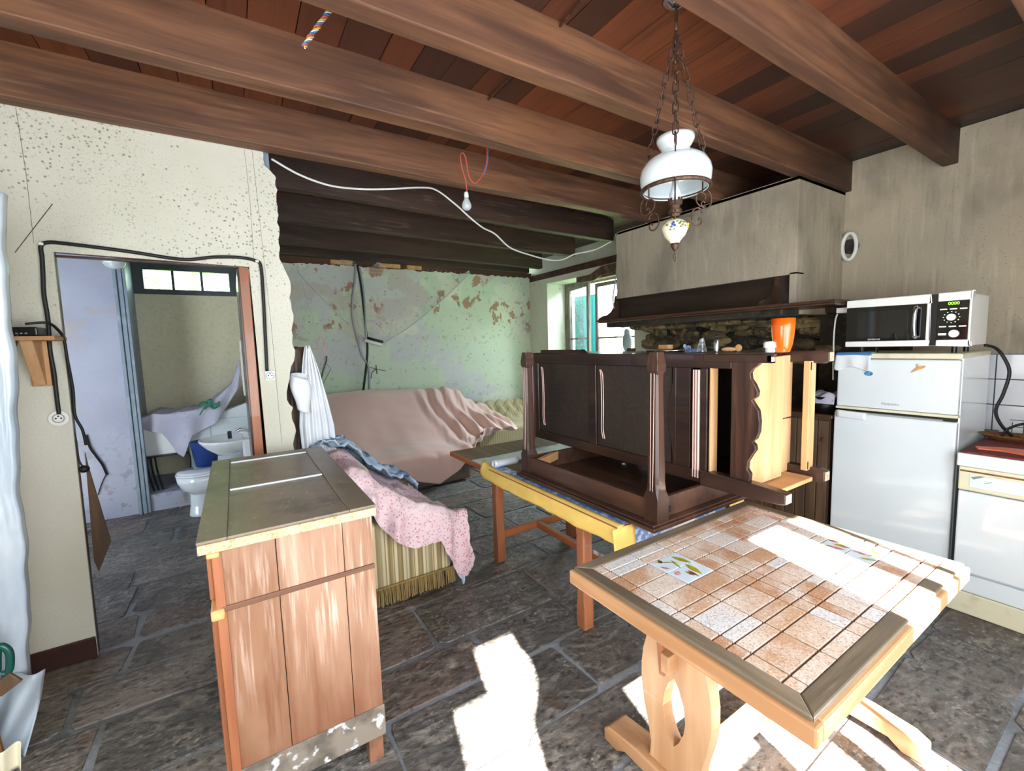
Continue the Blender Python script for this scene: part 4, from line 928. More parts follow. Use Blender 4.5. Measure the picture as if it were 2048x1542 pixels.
# ---- fridge
fr = thing('fridge_freezer', 'old white two-door fridge freezer with a towel over its corner', 'fridge', (3.5, .93, 0))
FX, FY0, FY1 = 3.2, .652, 1.208
f = MB(); f.box(FX+.05, 3.79, FY0+.003, FY1-.003, .05, 1.345); f.build('body', 'white_enamel', fr, bevel=.006)
f = MB(); f.box(FX+.01, 3.79, FY0, FY1, 1.335, 1.365); f.build('top_cover', 'cream_enamel', fr, bevel=.006)
f = MB(); f.box(FX, FX+.045, FY0+.004, FY1-.002, 1.037, 1.330); du = f.build('freezer_door', 'white_enamel', fr, bevel=.008)
f = MB(); f.box(FX-.003, FX+.045, FY0+.001, FY1, 1.020, 1.036); f.build('door_trim', 'cream_enamel', du, bevel=.003)
f = MB(); f.box(FX, FX+.045, FY0+.004, FY1+.008, .08, .998); dl = f.build('fridge_door', 'white_enamel', fr, bevel=.008)
f = MB(); f.box(FX-.012, FX+.02, FY0+.06, FY1, .998, 1.008); f.build('door_handle', 'grey_plastic', dl, bevel=.004)
f = MB(); f.box(FX+.02, FX+.05, FY0+.01, FY1-.01, .998, 1.037); f.build('seal', 'black_rubber', fr)
for y in (FY0+.05, FY1-.05): f = MB(); f.lathe([(0, 0), (.02, 0), (.02, .05), (0, .05)], (FX+.08, y, 0), 12); f.build('foot', 'black_plastic', fr)
text('Moduleko', 'nameplate', 'text_grey', (FX-.0012, .938, 1.064), .020, fr, (0, -1, 0), (0, 0, 1))
f = MB(); f.ell((FX-.004, 1.045, 1.245), .004, .021, .014, 18, 10); tag(f.build('fridge_magnet', 'magnet_blue', smooth=True), 'small oval blue magnet on the freezer door', 'magnet')
f = MB(); leafpts = [(.845, 1.268), (.825, 1.292), (.80, 1.298), (.79, 1.295), (.80, 1.284), (.83, 1.268), (.85, 1.258)]
f.prism(leafpts, 0, FX-.008, FX-.0005); f.ell((FX-.006, .825, 1.300), .004, .006, .008, 8, 6); tag(f.build('wooden_magnet', 'bread', bevel=.001), 'brown leaf shaped magnet high on the freezer door', 'magnet')
f = MB()
def towel(u, v):
    y = 1.215-u*.18; yb = y+.012*v*math.sin(u*6)
    if v < .35: return (FX+.06-v*.19, yb, 1.3705)
    t = (v-.35)/.65; return (FX-.008-.006*math.sin(u*14)*t, yb+.01*t, 1.366-t*(.095+.012*math.sin(u*9)))
f.m = 0; f.grid(towel, 16, 14); o = f.build('tea_towel', ['cloth_white', 'wire_blue'], smooth=True, solid=.003)
for p in o.data.polygons:
    if p.center.z > 1.352 and p.center.x < FX+.01 and p.center.z < 1.368: p.material_index = 1
tag(o, 'white and blue tea towel draped over the corner of the fridge', 'towel')
f = MB(); f.grid(lambda u, v: (FX-.014-.003*math.sin(v*5), 1.198-u*.155, 1.012-v*.045-.006*u), 8, 6); tag(f.build('handle_rag', 'cloth_white', smooth=True, solid=.006), 'greyish rag wrapped over the fridge door handle', 'rag')

# ---- microwave
mw = thing('microwave_oven', 'white microwave oven with black door standing on the fridge', 'microwave', (3.38, .9, 1.367))
MX, MY0, MY1, MZ0, MZ1 = 3.215, .632, 1.178, 1.405, 1.688
f = MB(); f.box(MX+.02, 3.55, MY0, MY1, MZ0, MZ1-.012); f.build('case', 'white_plastic', mw, bevel=.008)
dY = .79
f = MB(); f.box(MX, MX+.03, dY, MY1, MZ1-.045, MZ1); f.box(MX, MX+.03, dY, MY1, MZ0, MZ0+.033); f.box(MX, MX+.03, dY, dY+.016, MZ0+.033, MZ1-.045); dm = f.build('door', 'white_plastic', mw, bevel=.005)
f = MB(); f.box(MX+.006, MX+.028, dY+.016, MY1-.001, MZ0+.033, MZ1-.045); f.build('door_glass', 'screen_black', dm)
f = MB(); f.box(MX+.004, MX+.007, .885, 1.12, MZ0+.055, MZ1-.075); f.build('viewing_pane', 'dark_glass', dm)
f = MB(); f.tube(smooth_path([(MX+.005, .842, MZ1-.07), (MX-.022, .846, MZ1-.075), (MX-.028, .848, 1.545), (MX-.022, .846, MZ0+.06), (MX+.005, .842, MZ0+.055)], 6), .010, 10); f.build('handle', 'chrome', dm, smooth=True)
f = MB(); f.box(MX+.004, MX+.03, .763, dY, MZ0+.002, MZ1-.004); f.build('dark_gap', 'black_plastic', mw)
f = MB(); f.box(MX, MX+.03, MY0, .762, MZ1-.045, MZ1); f.box(MX, MX+.03, MY0, .762, MZ0, MZ0+.033); f.box(MX, MX+.03, MY0, MY0+.010, MZ0, MZ1); f.build('front_frame', 'white_plastic', mw, bevel=.004)
f = MB(); f.box(MX+.002, MX+.03, MY0+.010, .761, MZ0+.033, MZ1-.045); cp = f.build('control_panel', 'screen_black', mw)
for zr in (1.600, 1.508):
    for y in (.738, .70, .662): f = MB(); f.box(MX-.002, MX+.003, y-.014, y+.014, zr-.0035, zr+.0035); f.build('button', 'white_plastic', cp, bevel=.001)
f = MB(); f.box(MX-.002, MX+.003, .722, .754, 1.462, 1.474); f.build('button', 'white_plastic', cp, bevel=.001)
for y, z, r in ((.706, 1.557, .018), (.692, 1.470, .020)): f = MB(); f.disc((MX+.003, y, z), (-1, 0, 0), r, .014, 24); f.build('dial', 'white_plastic', cp, smooth=False, bevel=.002)
f = MB()
for k in range(12):
    a = 2*PI*k/12; f.box(MX+.0005, MX+.0025, .706+.031*math.cos(a)-.0022, .706+.031*math.cos(a)+.0022, 1.557+.029*math.sin(a)-.0022, 1.557+.029*math.sin(a)+.0022)
f.build('dial_marks', 'white_plastic', cp)
text('0000', 'clock_digits', 'green_led', (MX+.0008, .700, 1.622), .022, cp, (0, -1, 0), (0, 0, 1))
text('SAMSUNG', 'nameplate', 'white_plastic', (MX+.0045, 1.035, MZ0+.039), .013, dm, (0, -1, 0), (0, 0, 1))
for y in (.70, 1.11): f = MB(); f.lathe([(0, -.0385), (.012, -.0385), (.012, 0), (0, 0)], (MX+.06, y, MZ0), 12); f.build('foot', 'black_plastic', mw)
for y in (.70, 1.11): f = MB(); f.lathe([(0, -.0385), (.012, -.0385), (.012, 0), (0, 0)], (3.5, y, MZ0), 12); f.build('foot', 'black_plastic', mw)
f = MB(); pth = [(3.50, .626, 1.40), (3.56, .60, 1.385), (3.60, .575, 1.34), (3.60, .545, 1.25), (3.595, .56, 1.13), (3.60, .585, 1.03), (3.62, .565, .95), (3.66, .525, .885)]
f.tube(smooth_path(pth), .008, 8); tag(f.build('power_cable', 'black_rubber', smooth=True), 'thick black cable looping from the microwave down to the counter', 'cable')
f = MB(); pth = [P(1675, 628, 0, 3.32), P(1671, 640, 0, 3.33), P(1668, 670, 0, 3.33), P(1667, 705, 0, 3.33), P(1666, 760, 0, 3.33)]
f.tube(smooth_path(pth), .005, 8); c = P(1688, 622, 0, 3.32); f.box(c.x-.02, c.x+.03, c.y-.035, c.y+.035, c.z-.012, c.z+.02); tag(f.build('mains_plug', 'white_plastic', bevel=.003), 'white plug with thin cable beside the microwave', 'plug')

# ---- dishwasher and counter
dw = thing('dishwasher', 'white dishwasher with a cream control strip under the counter', 'dishwasher', (3.5, .3, 0))
DX, DY0, DY1 = 3.14, -.02, .628
f = MB(); f.box(DX+.03, 3.8, DY0, DY1-.002, .09, .786); f.build('body', 'white_enamel', dw, bevel=.004)
f = MB(); f.box(DX, DX+.03, DY0, DY1-.006, .225, .655); dd = f.build('door', 'white_enamel', dw, bevel=.006)
f = MB(); f.box(DX-.004, DX+.03, DY0, DY1-.004, .662, .785); cc = f.build('control_strip', 'cream_enamel', dw, bevel=.006)
f = MB(); f.box(DX-.006, DX, DY0, DY1-.045, .682, .748); f.build('inlay', 'white_enamel', cc, bevel=.002)
f = MB(); f.box(DX-.0065, DX, DY0, DY1-.01, .760, .768); f.build('grip_groove', 'wicker', cc)
f = MB(); f.box(DX+.004, DX+.03, DY0, DY1-.01, .12, .212); f.build('kick_plate', 'white_enamel', dw, bevel=.004)
f = MB(); f.box(DX+.0, DX+.03, DY0, DY1+.012, 0, .117); f.build('plinth', 'cream_enamel', dw, bevel=.006)
f = MB(); f.prism([(DY1-.05, .735), (DY1-.08, .748), (DY1-.10, .748), (DY1-.06, .725)], 0, DX-.0075, DX-.006); f.bar((DX-.007, DY1-.10, .715), (DX-.007, DY1-.125, .725), .003, .002); f.build('worn_logo', 'text_grey', cc)
f = MB(); f.box(DX-.012, XR-.02, -.6, DY1+.004, .787, .855); tag(f.build('worktop', 'white_plastic', bevel=.006), 'white laminate worktop over the dishwasher', 'worktop')
f = MB(); f.grid(lambda u, v: (DX-.004+v*.5, -.55+u*1.175, .8605+.002*n1(u*20+v*5, 1)), 30, 10); tag(f.build('patterned_mat', 'red_cloth', smooth=True, solid=.004), 'dark red patterned mat lying on the white worktop', 'mat')
f = MB(); f.prism([(3.24, .58), (3.26, .50), (3.22, .40), (3.30, .30), (3.38, .36), (3.36, .5), (3.30, .6)], 2, .863, .870); tag(f.build('orange_bag', 'orange_bag', bevel=.002), 'flat orange plastic bag on the red mat', 'bag')
f = MB(); f.prism([(3.20, .36), (3.22, .2), (3.3, .15), (3.34, .28), (3.28, .38)], 2, .863, .878); tag(f.build('red_bag', 'red_plastic', bevel=.004), 'crumpled red bag beside the flat orange bag', 'bag')
bk = thing('bread_basket', 'shallow wicker basket with a hooped black handle on the worktop', 'basket', (3.62, .50, .863))
f = MB(); prof = [(0, 0), (.09, 0), (.13, .03), (.135, .032), (.128, .034), (.088, .008), (0, .007)]; f.lathe(prof, (3.62, .50, .863), 28, sx=.7, sy=1.15); f.build('basket_bowl', 'wicker', bk, smooth=True)
f = MB(); pth = [(3.62, .56, .88), (3.62, .535, .93), (3.62, .48, .965), (3.62, .42, .96), (3.62, .385, .93), (3.62, .37, .89)]; f.tube(smooth_path(pth), .007, 8); f.build('handle', 'black_rubber', bk, smooth=True)
rk = thing('wire_rack', 'thin black wire rack standing behind the wicker basket', 'rack', (3.85, .42, .858))
f = MB()
for k in range(6): f.tube([(3.85, .33+k*.045, .856), (3.85, .33+k*.045, .955-.01*abs(k-3))], .002, 6)
for z in (.87, .91, .95): f.tube([(3.85, .32, z), (3.85, .565, z)], .002, 6)
f.tube([(3.85, .34, .858), (3.95, .34, .858), (3.95, .55, .858), (3.85, .55, .858)], .002, 6); f.build('rack_wires', 'black_rubber', rk)

# ---- dark low cabinet behind the overturned one
kc = thing('plank_kitchen_cupboard', 'brown plank-fronted cupboard between the hearth and the fridge', 'cupboard', (3.35, 1.7, 0))
f = MB(); f.box(3.24, 3.46, 1.245, 2.3, .06, .945); f.build('body', 'cabinet_brown', kc)
f = MB(); f.box(3.20, 3.47, 1.225, 2.32, .945, .968); f.build('countertop', 'walnut_apron', kc, bevel=.004)
for y0, y1 in ((1.25, 1.58), (1.59, 1.93), (1.94, 2.29)):
    f = MB(); y = y0
    while y < y1-.02: f.box(3.222, 3.24, y+.002, min(y+.062, y1), .10, .925); y += .064
    dd = f.build('door', 'cabinet_brown', kc, bevel=.004)
    f = MB(); f.ell((3.212, y0+.03, .80), .008, .008, .012, 8, 6); f.build('knob', 'iron_rust', dd, smooth=True)
f = MB(); f.box(3.24, 3.46, 1.25, 2.29, 0, .06); f.build('plinth', 'dark_void', kc)
c = (3.32, 1.30, .969); f = MB(); f.lathe([(0, 0), (.07, 0), (.095, .05), (.10, .11), (.096, .11), (.09, .05), (0, .01)], c, 24, sy=.8); tag(f.build('cooking_pot', 'aqua_pot', smooth=True), 'black pot on the brown cupboard next to the fridge', 'pot')
f = MB()
f.grid(lambda u, v: (3.24+v*.16, 1.225+u*.17, 1.090+.02*math.sin(u*7)*math.cos(v*6)+.012*n1(u*13+v*9, 1)), 18, 14); f.grid(lambda u, v: (3.235-.02*v, 1.225+u*.17, 1.092-.055*v+.02*math.sin(u*7)*(1-v)), 18, 6)
tag(f.build('plastic_food_bag', 'cloth_print', smooth=True, solid=.004), 'clear printed plastic food bag lying on the black pot', 'bag')

# ---- round vent cap
f = MB(); c = Vector((4.06, 1.56, 2.16))
f = MB(); vt = thing('vent_cap', 'round white vent cap in a sooty hole beside the chimney hood', 'vent', (XR, 1.50, 2.16))
ring = []
for k in range(28): a = 2*PI*k/28; ring.append((XR-.03, 1.49+.045*math.cos(a)*1.0, 2.16+.10*math.sin(a)))
f.tube(ring, .014, 8, True); f.build('rim', 'white_plastic', vt, smooth=True)
f = MB(); f.tube([(XR-.025, 1.49, 2.16), (XR-.001, 1.49, 2.16)], .055, 20); f.build('sooty_plug', 'soot', vt)
# ================================================================ SOFT FURNISHINGS
# ---- striped armchair
ac = thing('fringed_armchair', 'olive striped velvet armchair with bullion fringe, half covered by throws', 'armchair', (.73, 2.76, 0))
f = MB(); f.box(.43, 1.05, 2.42, 2.58, .09, .50); f.build('arm', 'velvet_stripes', ac, bevel=.03, seg=4)
f = MB(); f.box(.43, 1.05, 2.99, 3.13, .09, .52); f.build('arm', 'velvet_stripes', ac, bevel=.03, seg=4)
f = MB(); f.box(.60, 1.04, 2.58, 2.99, .09, .40); f.build('seat', 'velvet_stripes', ac, bevel=.03, seg=4)
f = MB(); f.box(.40, .60, 2.45, 3.12, .09, .82); f.build('backrest', 'velvet_stripes', ac, bevel=.05, seg=4)
f = MB(); f.tube([(.43, 2.412, .115), (1.06, 2.412, .112), (1.062, 3.12, .112)], .007, 8); f.build('braid', 'fringe', ac, smooth=True)
f = MB(); x = .435
while x < 1.05:
    if not .985 < x < .998: l = rnd.uniform(.008, .02); f.tube([(x, 2.410, .112), (x+rnd.uniform(-.004, .004), 2.405+rnd.uniform(-.006, .004), l)], .0032, 6)
    x += .0075
f.build('fringe', 'fringe', ac)
f = MB(); y = 2.42
while y < 3.1: f.tube([(1.062, y, .112), (1.066, y+rnd.uniform(-.003, .003), rnd.uniform(.008, .02))], .0042, 6); y += .0085
f.build('fringe', 'fringe', ac)
# pink throw over it
th = MB()
topT = [(.36, .80), (.46, .84), (.55, .83), (.62, .74), (.70, .665), (.80, .60), (.92, .54), (1.02, .50), (1.08, .46)]
botB = [(.40, .62), (.56, .62), (.626, .50), (.70, .40), (.76, .345), (.82, .315), (.90, .31), (.972, .325), (1.02, .21), (1.06, .12), (1.09, .035), (1.12, .05), (1.15, .16)]
def throw(u, v):
    x = .38+u*.74; T = lerp_pts(topT, x)+.012*n1(x*16, 1); B = lerp_pts(botB, x+.02)
    side = max(0, (x-1.04)/.08)
    if v < .45:
        t = v/.45; y = 3.10-t*.67
        dip = .07*math.sin(PI*t)*(1 if x > .6 else .2)
        z = T-dip+.030*n1(y*17+x*9, 2)*math.sin(PI*t)+.045*(abs(math.sin(x*13+y*6+math.sin(y*5)))-.5)*math.sin(PI*t)+.03*math.exp(-((x-.78-(y-2.7)*.5)/.05)**2)*math.sin(PI*t)
        z -= side*.12*(1-t)
        if t > .85: z -= .0
    else:
        t = (v-.45)/.55; z = T+(B-T)*t; fold = .5+.5*math.sin(x*34+t*1.5+math.sin(x*11)*2)
        y = 2.405-.030*math.sin(PI/2*min(1, t*4))-.06*fold**2*min(1, t*1.6)-.008*n1(x*30+t*8, 3)
        z += .012*fold*t
    return (x+.012*n1(z*12, 5)*(x > .9)+.03*side*(v > .3), y, z)
th.grid(throw, 110, 90)
tag(th.build('patterned_throw', 'cloth_throw', smooth=True, solid=.006), 'pink and white dotted throw draped over the arm of the fringed armchair', 'throw')
bl = MB()
def bluef(u, v):
    x = .34+u*.66; y = 3.16-v*.34; base = lerp_pts([(.34, .84), (.45, .885), (.56, .86), (.66, .76), (.8, .62), (.92, .58), (1.0, .5)], x)
    return (x, y+.01*n1(x*20, 3), base+.03+.03*n1(x*22+y*15, 1)+.02*n1(y*30+x*8, 2)-.22*max(0, (.12-v)/.12)*.5)
bl.grid(bluef, 50, 24); tag(bl.build('blue_printed_sheet', 'cloth_blue', smooth=True, solid=.006), 'blue and white printed sheet bunched on top of the armchair behind the pink throw', 'sheet')
f = MB(); f.ell((1.10, 2.37, .035), .012, .012, .035, 10, 8); tag(f.build('blue_knot', 'cloth_blue', smooth=True), 'tiny blue cloth knot at the lowest corner of the pink throw', 'cloth')

# ---- big sofa against the green wall
so = thing('covered_sofa', 'large high-backed sofa under a dusty pink sheet against the green wall', 'sofa', (1.3, 5.0, 0))
f = MB(); f.box(.3, 2.12, 4.25, 5.25, .02, .36); f.build('base', 'cloth_brown', so, bevel=.02)
f = MB(); f.box(.3, 2.45, 5.25, 5.60, .02, .80); f.build('backrest', 'cloth_brown', so, bevel=.08, seg=4)
f = MB(); f.box(.26, .45, 4.25, 5.6, .02, .6); f.build('arm', 'cloth_brown', so, bevel=.05, seg=4)
pk = MB()
backz = [(.2, .965), (.86, .96), (1.3, .965), (1.7, .945), (2.22, .925), (2.50, .91), (2.62, .84), (2.75, .72), (2.95, .64), (3.1, .62)]
def front_edge(u): return 0
def pink(u, v):
    x = .22+u*2.75; zb = lerp_pts(backz, x)
    fy = lerp_pts([(0, 4.1), (2.1, 4.14), (2.4, 4.45), (2.97, 4.9)], x)
    fz = lerp_pts([(.22, .42), (.85, .46), (1.2, .24), (1.5, .12), (1.7, .06), (1.95, .18), (2.15, .40), (2.4, .50), (2.97, .46)], x)
    seat = .42+.02*n1(x*3, 1)
    pr = [(0, (5.62, zb-.02)), (.06, (5.58, zb)), (.16, (5.42, zb-.03)), (.40, (4.98, seat+.22*(zb-seat)/.5)), (.62, (4.55, seat+.015)), (.80, (fy+.09, seat-.02)), (.86, (fy+.02, min(seat-.05, fz+.28))), (1, (fy, fz))]
    y = lerp_pts([(a, b2[0]) for a, b2 in pr], v); z = lerp_pts([(a, b2[1]) for a, b2 in pr], v)
    # long diagonal drape folds
    d = (x-.25)*.9+v*1.2
    z += .012*math.sin(d*7)*math.sin(PI*v)+.008*n1(v*7-x*2, 4)*math.sin(PI*v)
    g = max(0, min(1, (x-1.85)/.3))
    z += g*(.035*math.sin(x*32+math.sin(v*6)*1.4)+.02*n1(x*21+v*9, 2))*math.sin(PI*min(1, .1+v))
    y += g*.03*math.sin(x*27+v*5)
    return (x+g*.02*math.sin(v*14), y, z)
pk.grid(pink, 150, 60)
tag(pk.build('pink_dust_sheet', 'cloth_pink', smooth=True, solid=.006, sub=1), 'plain dusty pink sheet spread over the big sofa', 'sheet')
s2 = thing('olive_sofa', 'low olive sofa with crumpled cushions between the pink sheet and the upturned table', 'sofa', (3.3, 5.4, 0))
f = MB(); f.box(2.6, 3.95, 5.0, 5.8, .03, .36); f.build('seat', 'cloth_olive', s2, bevel=.04)
f = MB(); f.grid(lambda u, v: (2.5+u*1.5, 5.74-.40*v**1.5, .66-.06*u-.33*v**1.2+.03*math.sin(u*55+math.sin(v*5)*2)*math.sin(PI*min(1, v+.15))+.015*n1(u*30+v*11, 2)), 110, 30); f.build('backrest', 'cloth_olive', s2, smooth=True, solid=.02)

# ---- cloths hanging at the torn edge
pg = thing('wooden_peg', 'wooden peg in the wall holding the white and brown garments', 'peg', (.20, 2.98, 1.49))
f = MB(); f.tube([(.195, 2.985, 1.50), (.40, 2.985, 1.495)], .008, 8); f.build('peg_rod', 'walnut_dark_z', pg)
def garment(cx, cy, zt, zb, w0, w1, seed, dy=.03, drift=0, nf=5):
    m = MB()
    def fn(u, v):
        wd = w0+(w1-w0)*min(1, v*1.4)**.7; a = (u-.5)*2
        return (cx+drift*v+a*wd/2, cy-dy*math.cos(a*PI/2)-.014*math.sin(u*nf*PI*2+seed+v*2)*min(1, v*3+.2), zt+(zb-zt)*v+.01*math.sin(u*9+seed))
    m.grid(fn, 40, 40); return m
tag(garment(.385, 2.96, 1.505, .80, .02, .20, 1, drift=.03).build('white_cloth', 'cloth_white', smooth=True, solid=.005), 'long white cloth hanging from the peg by the torn wall edge', 'cloth')
tag(garment(.31, 3.03, 1.50, .82, .12, .18, 2.3, dy=.02, drift=-.01).build('brown_garment', 'cloth_brown', smooth=True, solid=.005), 'grey-brown garment hanging behind the white cloth', 'garment')
m = MB()
m.grid(lambda u, v: (.322+.045*math.cos(u*2*PI)*(1+.25*math.sin(v*5))+.01*v, 2.915+.03*math.sin(u*2*PI), 1.33-.21*v+.02*math.sin(u*5)), 28, 16)
tag(m.build('white_sleeve', 'cloth_white', smooth=True, solid=.005), 'short bunched white sleeve sticking out beside the torn wall edge', 'cloth')
hg = thing('clothes_hanger', 'black wire clothes hanger hooked beside the white cloth', 'hanger', (.47, 3.0, 1.4))
f = MB(); f.tube(smooth_path([P(614, 697, 1, 3.0), P(633, 697, 1, 3.0), P(636, 683, 1, 3.0), P(643, 675, 1, 3.0), P(648, 682, 1, 3.0), P(648, 698, 1, 3.0), P(650, 712, 1, 3.0)]), .0022, 6); f.build('hook', 'copper_wire', hg)
f = MB(); f.tube([P(652, 712, 1, 3.0), P(652, 722, 1, 3.0), P(646, 740, 1, 3.0), P(640, 770, 1, 3.0)], [.008, .007, .005, .003], 8); f.build('frame', 'black_plastic', hg)
f = MB(); f.tube([P(653, 728, 1, 3.0), P(662, 737, 1, 3.0), P(650, 760, 1, 3.0), P(642, 773, 1, 3.0)], .0016, 5); f.build('thin_wire', 'black_plastic', hg)

# ================================================================ WALL THINGS
# pipes and net on the green wall
cg = 'dark cables hanging down the green wall'
YC = YG-.05
for pts, lab in (([(711, 528), (710, 560), (705, 600), (706, 640), (716, 680), (724, 710), (737, 735), (739, 778)], 'grey cable bowing outwards down the green wall'),
                 ([(715, 530), (722, 570), (728, 620), (733, 670), (735, 700), (732, 740), (727, 780)], 'thick black cable running straight down the green wall')):
    f = MB(); f.tube(smooth_path([P(a, b2, 1, YC) for a, b2 in pts]), .014, 8); tag(f.build('wall_cable', 'black_rubber' if 'black' in lab else 'grey_plastic', smooth=True), lab, 'cable', cg)
f = MB(); pth = [P(719, 532, 1, YC-.02), P(727, 580, 1, YC-.02), P(731, 630, 1, YC-.02), P(732, 685, 1, YC-.02)]; f.tube(smooth_path(pth), .013, 8); tag(f.build('wall_cable', 'grey_plastic', smooth=True), 'short braided grey cable ending at the white tube on the green wall', 'cable', cg)
f = MB(); a = P(729, 680, 1, YC-.06); b2 = P(762, 690, 1, YC-.06); f.tube([a, b2], .022, 12); tag(f.build('white_tube', 'white_plastic', smooth=True), 'short white plastic tube lying in the net on the green wall', 'tube')
f = MB(); f.tube([P(735, 676, 1, YC-.03), P(766, 684, 1, YC-.03)], .018, 10); tag(f.build('black_tube', 'black_plastic', smooth=True), 'short black fitting just above the white tube', 'tube')
nt = thing('fishing_net', 'thin grey-white fishing net pinned up in peaks across the green wall', 'net', (1.5, YC, 2.2))
f = MB()
def sag(a, b2, s, n=14): return [P(a[0]+(b2[0]-a[0])*k/n, a[1]+(b2[1]-a[1])*k/n+s*math.sin(PI*k/n), 1, YC) for k in range(n+1)]
for (a, b2, s, r) in (((597, 545), (742, 686), 6, .006), ((768, 688), (934, 552), 10, .011), ((595, 530), (640, 672), 8, .003), ((640, 672), (660, 560), 3, .0016), ((820, 640), (905, 665), 6, .002)):
    f.tube(sag(a, b2, s), r, 6)
f.build('gathered_strand', 'net_white', nt)
for (px, py, w0, w1) in ((692, 511, 30, 28), (757, 523, 28, 26), (938, 541, 34, 8)):
    base = py+26; f = MB()
    for k in range(9):
        t = k/8; f.tube([P(px, py, 1, YC), P(px-w0+(w0+w1)*t, base+5*math.sin(PI*t)-2, 1, YC)], .0016, 4)
    for j in (.3, .55, .8): f.tube([P(px-w0*j+(w0+w1)*j*k/8, py+(base-py)*j+2*math.sin(PI*k/8), 1, YC) for k in range(9)], .0014, 4)
    f.build('net_peak', 'net_white', nt)
f = MB()
for k in range(14):
    t = k/13
    a = (605+t*75, 540+t*8); b2 = (597+(742-597)*t, 545+(686-545)*t+6*math.sin(PI*t)); f.tube([P(a[0], a[1], 1, YC), P(b2[0], b2[1], 1, YC)], .0010, 4)
for k in range(16):
    t = k/15
    a = (790+t*140, 534+t*10); b2 = (768+(934-768)*t, 688+(552-688)*t+10*math.sin(PI*t)); f.tube([P(a[0], a[1], 1, YC), P(b2[0], b2[1], 1, YC)], .0010, 4)
f.build('net_mesh', 'net_white', nt)
f = MB(); f.tube([P(735, 733, 1, YC), P(752, 738, 1, YC), P(772, 742, 1, YC)], .004, 6); f.tube([P(752, 730, 1, YC), P(754, 748, 1, YC)], .006, 6); f.tube([P(752, 738, 1, YC), P(744, 745, 1, YC), P(742, 757, 1, YC)], .005, 6)
tag(f.build('bent_wire', 'iron_rust'), 'rusty bent wire sticking out of the green wall above the sofa', 'wire')

# sockets and cable around the doorway
YS = YP-.012
f = MB(); f.tube(smooth_path([P(a, b2, 1, YS) for a, b2 in ((118, 828), (113, 790), (108, 745), (100, 700), (96, 640), (88, 590), (86, 550), (84, 515), (82, 492), (95, 485), (130, 487), (250, 502), (340, 516), (380, 519), (430, 514), (480, 515), (512, 522), (522, 535), (527, 600), (531, 680), (534, 742))]), .0085, 8)
tag(f.build('door_cable', 'black_rubber', smooth=True), 'thick black cable running around the doorway between the two sockets', 'cable')
for c, lab in ((P(119, 836, 1, YP), 'round white wall socket below the cable end near the shelf'), (P(540, 751, 1, YP), 'square white wall socket beside the torn wall edge')):
    t = thing('wall_socket', lab, 'socket', (c.x, YP, c.z), 'sockets on the cream partition')
    f = MB()
    if 'round' in lab: f.disc((c.x, YP-.001, c.z), (0, -1, 0), .036, .012, 28)
    else: f.box(c.x-.024, c.x+.024, YP-.014, YP-.001, c.z-.026, c.z+.026)
    f.build('plate', 'white_plastic', t, bevel=.002)
    r = .020; f = MB()
    rr = [(c.x+r*math.cos(2*PI*k/24), YP-.014, c.z+r*math.sin(2*PI*k/24)) for k in range(24)]; f.tube(rr, .0025, 6, True); f.build('rim', 'grey_plastic', t, smooth=True)
    f = MB()
    for dx, dz in ((-.009, 0), (.009, 0), (0, .010)): f.disc((c.x+dx, YP-.0135, c.z+dz), (0, -1, 0), .0035, .002, 10)
    f.build('socket_holes', 'dark_void', t)
for px, py in ((83, 488), (514, 523)):
    c = P(px, py, 1, YP-.012); f = MB(); f.box(c.x-.008, c.x+.008, YP-.022, YP-.001, c.z-.006, c.z+.006)
    tag(f.build('cable_clip', 'white_plastic', bevel=.002), 'small white cable clip at the %s corner of the door cable' % ('shelf side' if px < 100 else 'socket side'), 'clip', 'cable clips')

# shelf with set-top box
ws = thing('wall_shelf', 'small pine wall shelf on a wooden bracket carrying the black box', 'shelf', (-.75, 2.75, 1.57))
f = MB(); f.box(-1.05, -.655, YP-.17, YP-.001, 1.560, 1.578); f.build('board', 'pine_raw_y', ws, bevel=.002)
f = MB(); f.prism([(YP-.001, 1.36), (YP-.001, 1.56), (YP-.13, 1.56), (YP-.11, 1.52), (YP-.03, 1.36)], 0, -.775, -.735); f.build('bracket', 'pine_raw', ws, bevel=.002)
f = MB(); f.box(-.785, -.72, YP-.018, YP-.001, 1.355, 1.56); f.build('bracket_plate', 'pine_raw', ws, bevel=.002)
st = thing('black_router', 'black set-top box with a row of tiny sockets on the wall shelf', 'set-top box', (-.83, 2.75, 1.579))
f = MB(); f.box(-1.0, -.71, YP-.15, YP-.03, 1.579, 1.618); f.build('housing', 'black_plastic', st, bevel=.006)
f = MB()
for k in range(9): f.box(-.86+k*.014, -.853+k*.014, YP-.1515, YP-.1495, 1.588, 1.593)
f.build('port_row', 'grey_plastic', st)
f = MB()
for pts in ([(35, 668), (32, 690), (24, 706)], [(22, 668), (28, 682), (20, 700)]): f.tube(smooth_path([P(a, b2, 1, 2.68) for a, b2 in pts]), .004, 6)
f.tube(smooth_path([P(50, 648, 1, 2.70), P(95, 646, 1, 2.72), P(118, 662, 1, 2.78), P(128, 680, 1, 2.8), P(135, 720, 1, 2.82), P(146, 780, 1, 2.85), P(150, 830, 1, 2.86), P(165, 860, 1, 2.87), P(172, 890, 1, 2.88)]), .006, 6)
tag(f.build('router_cable', 'black_rubber', smooth=True), 'black cables drooping from the set-top box on the shelf', 'cable')
f = MB(); f.tube(smooth_path([P(a, b2, 1, 2.86) for a, b2 in ((128, 700), (140, 750), (145, 800), (142, 840), (152, 880), (158, 920), (168, 935))]), .004, 6)
f.ell(P(168, 938, 1, 2.86), .022, .02, .018, 10, 8)
tag(f.build('dangling_plug', 'black_rubber', smooth=True), 'dark dangling lead with a plug beside the doorway edge', 'plug')
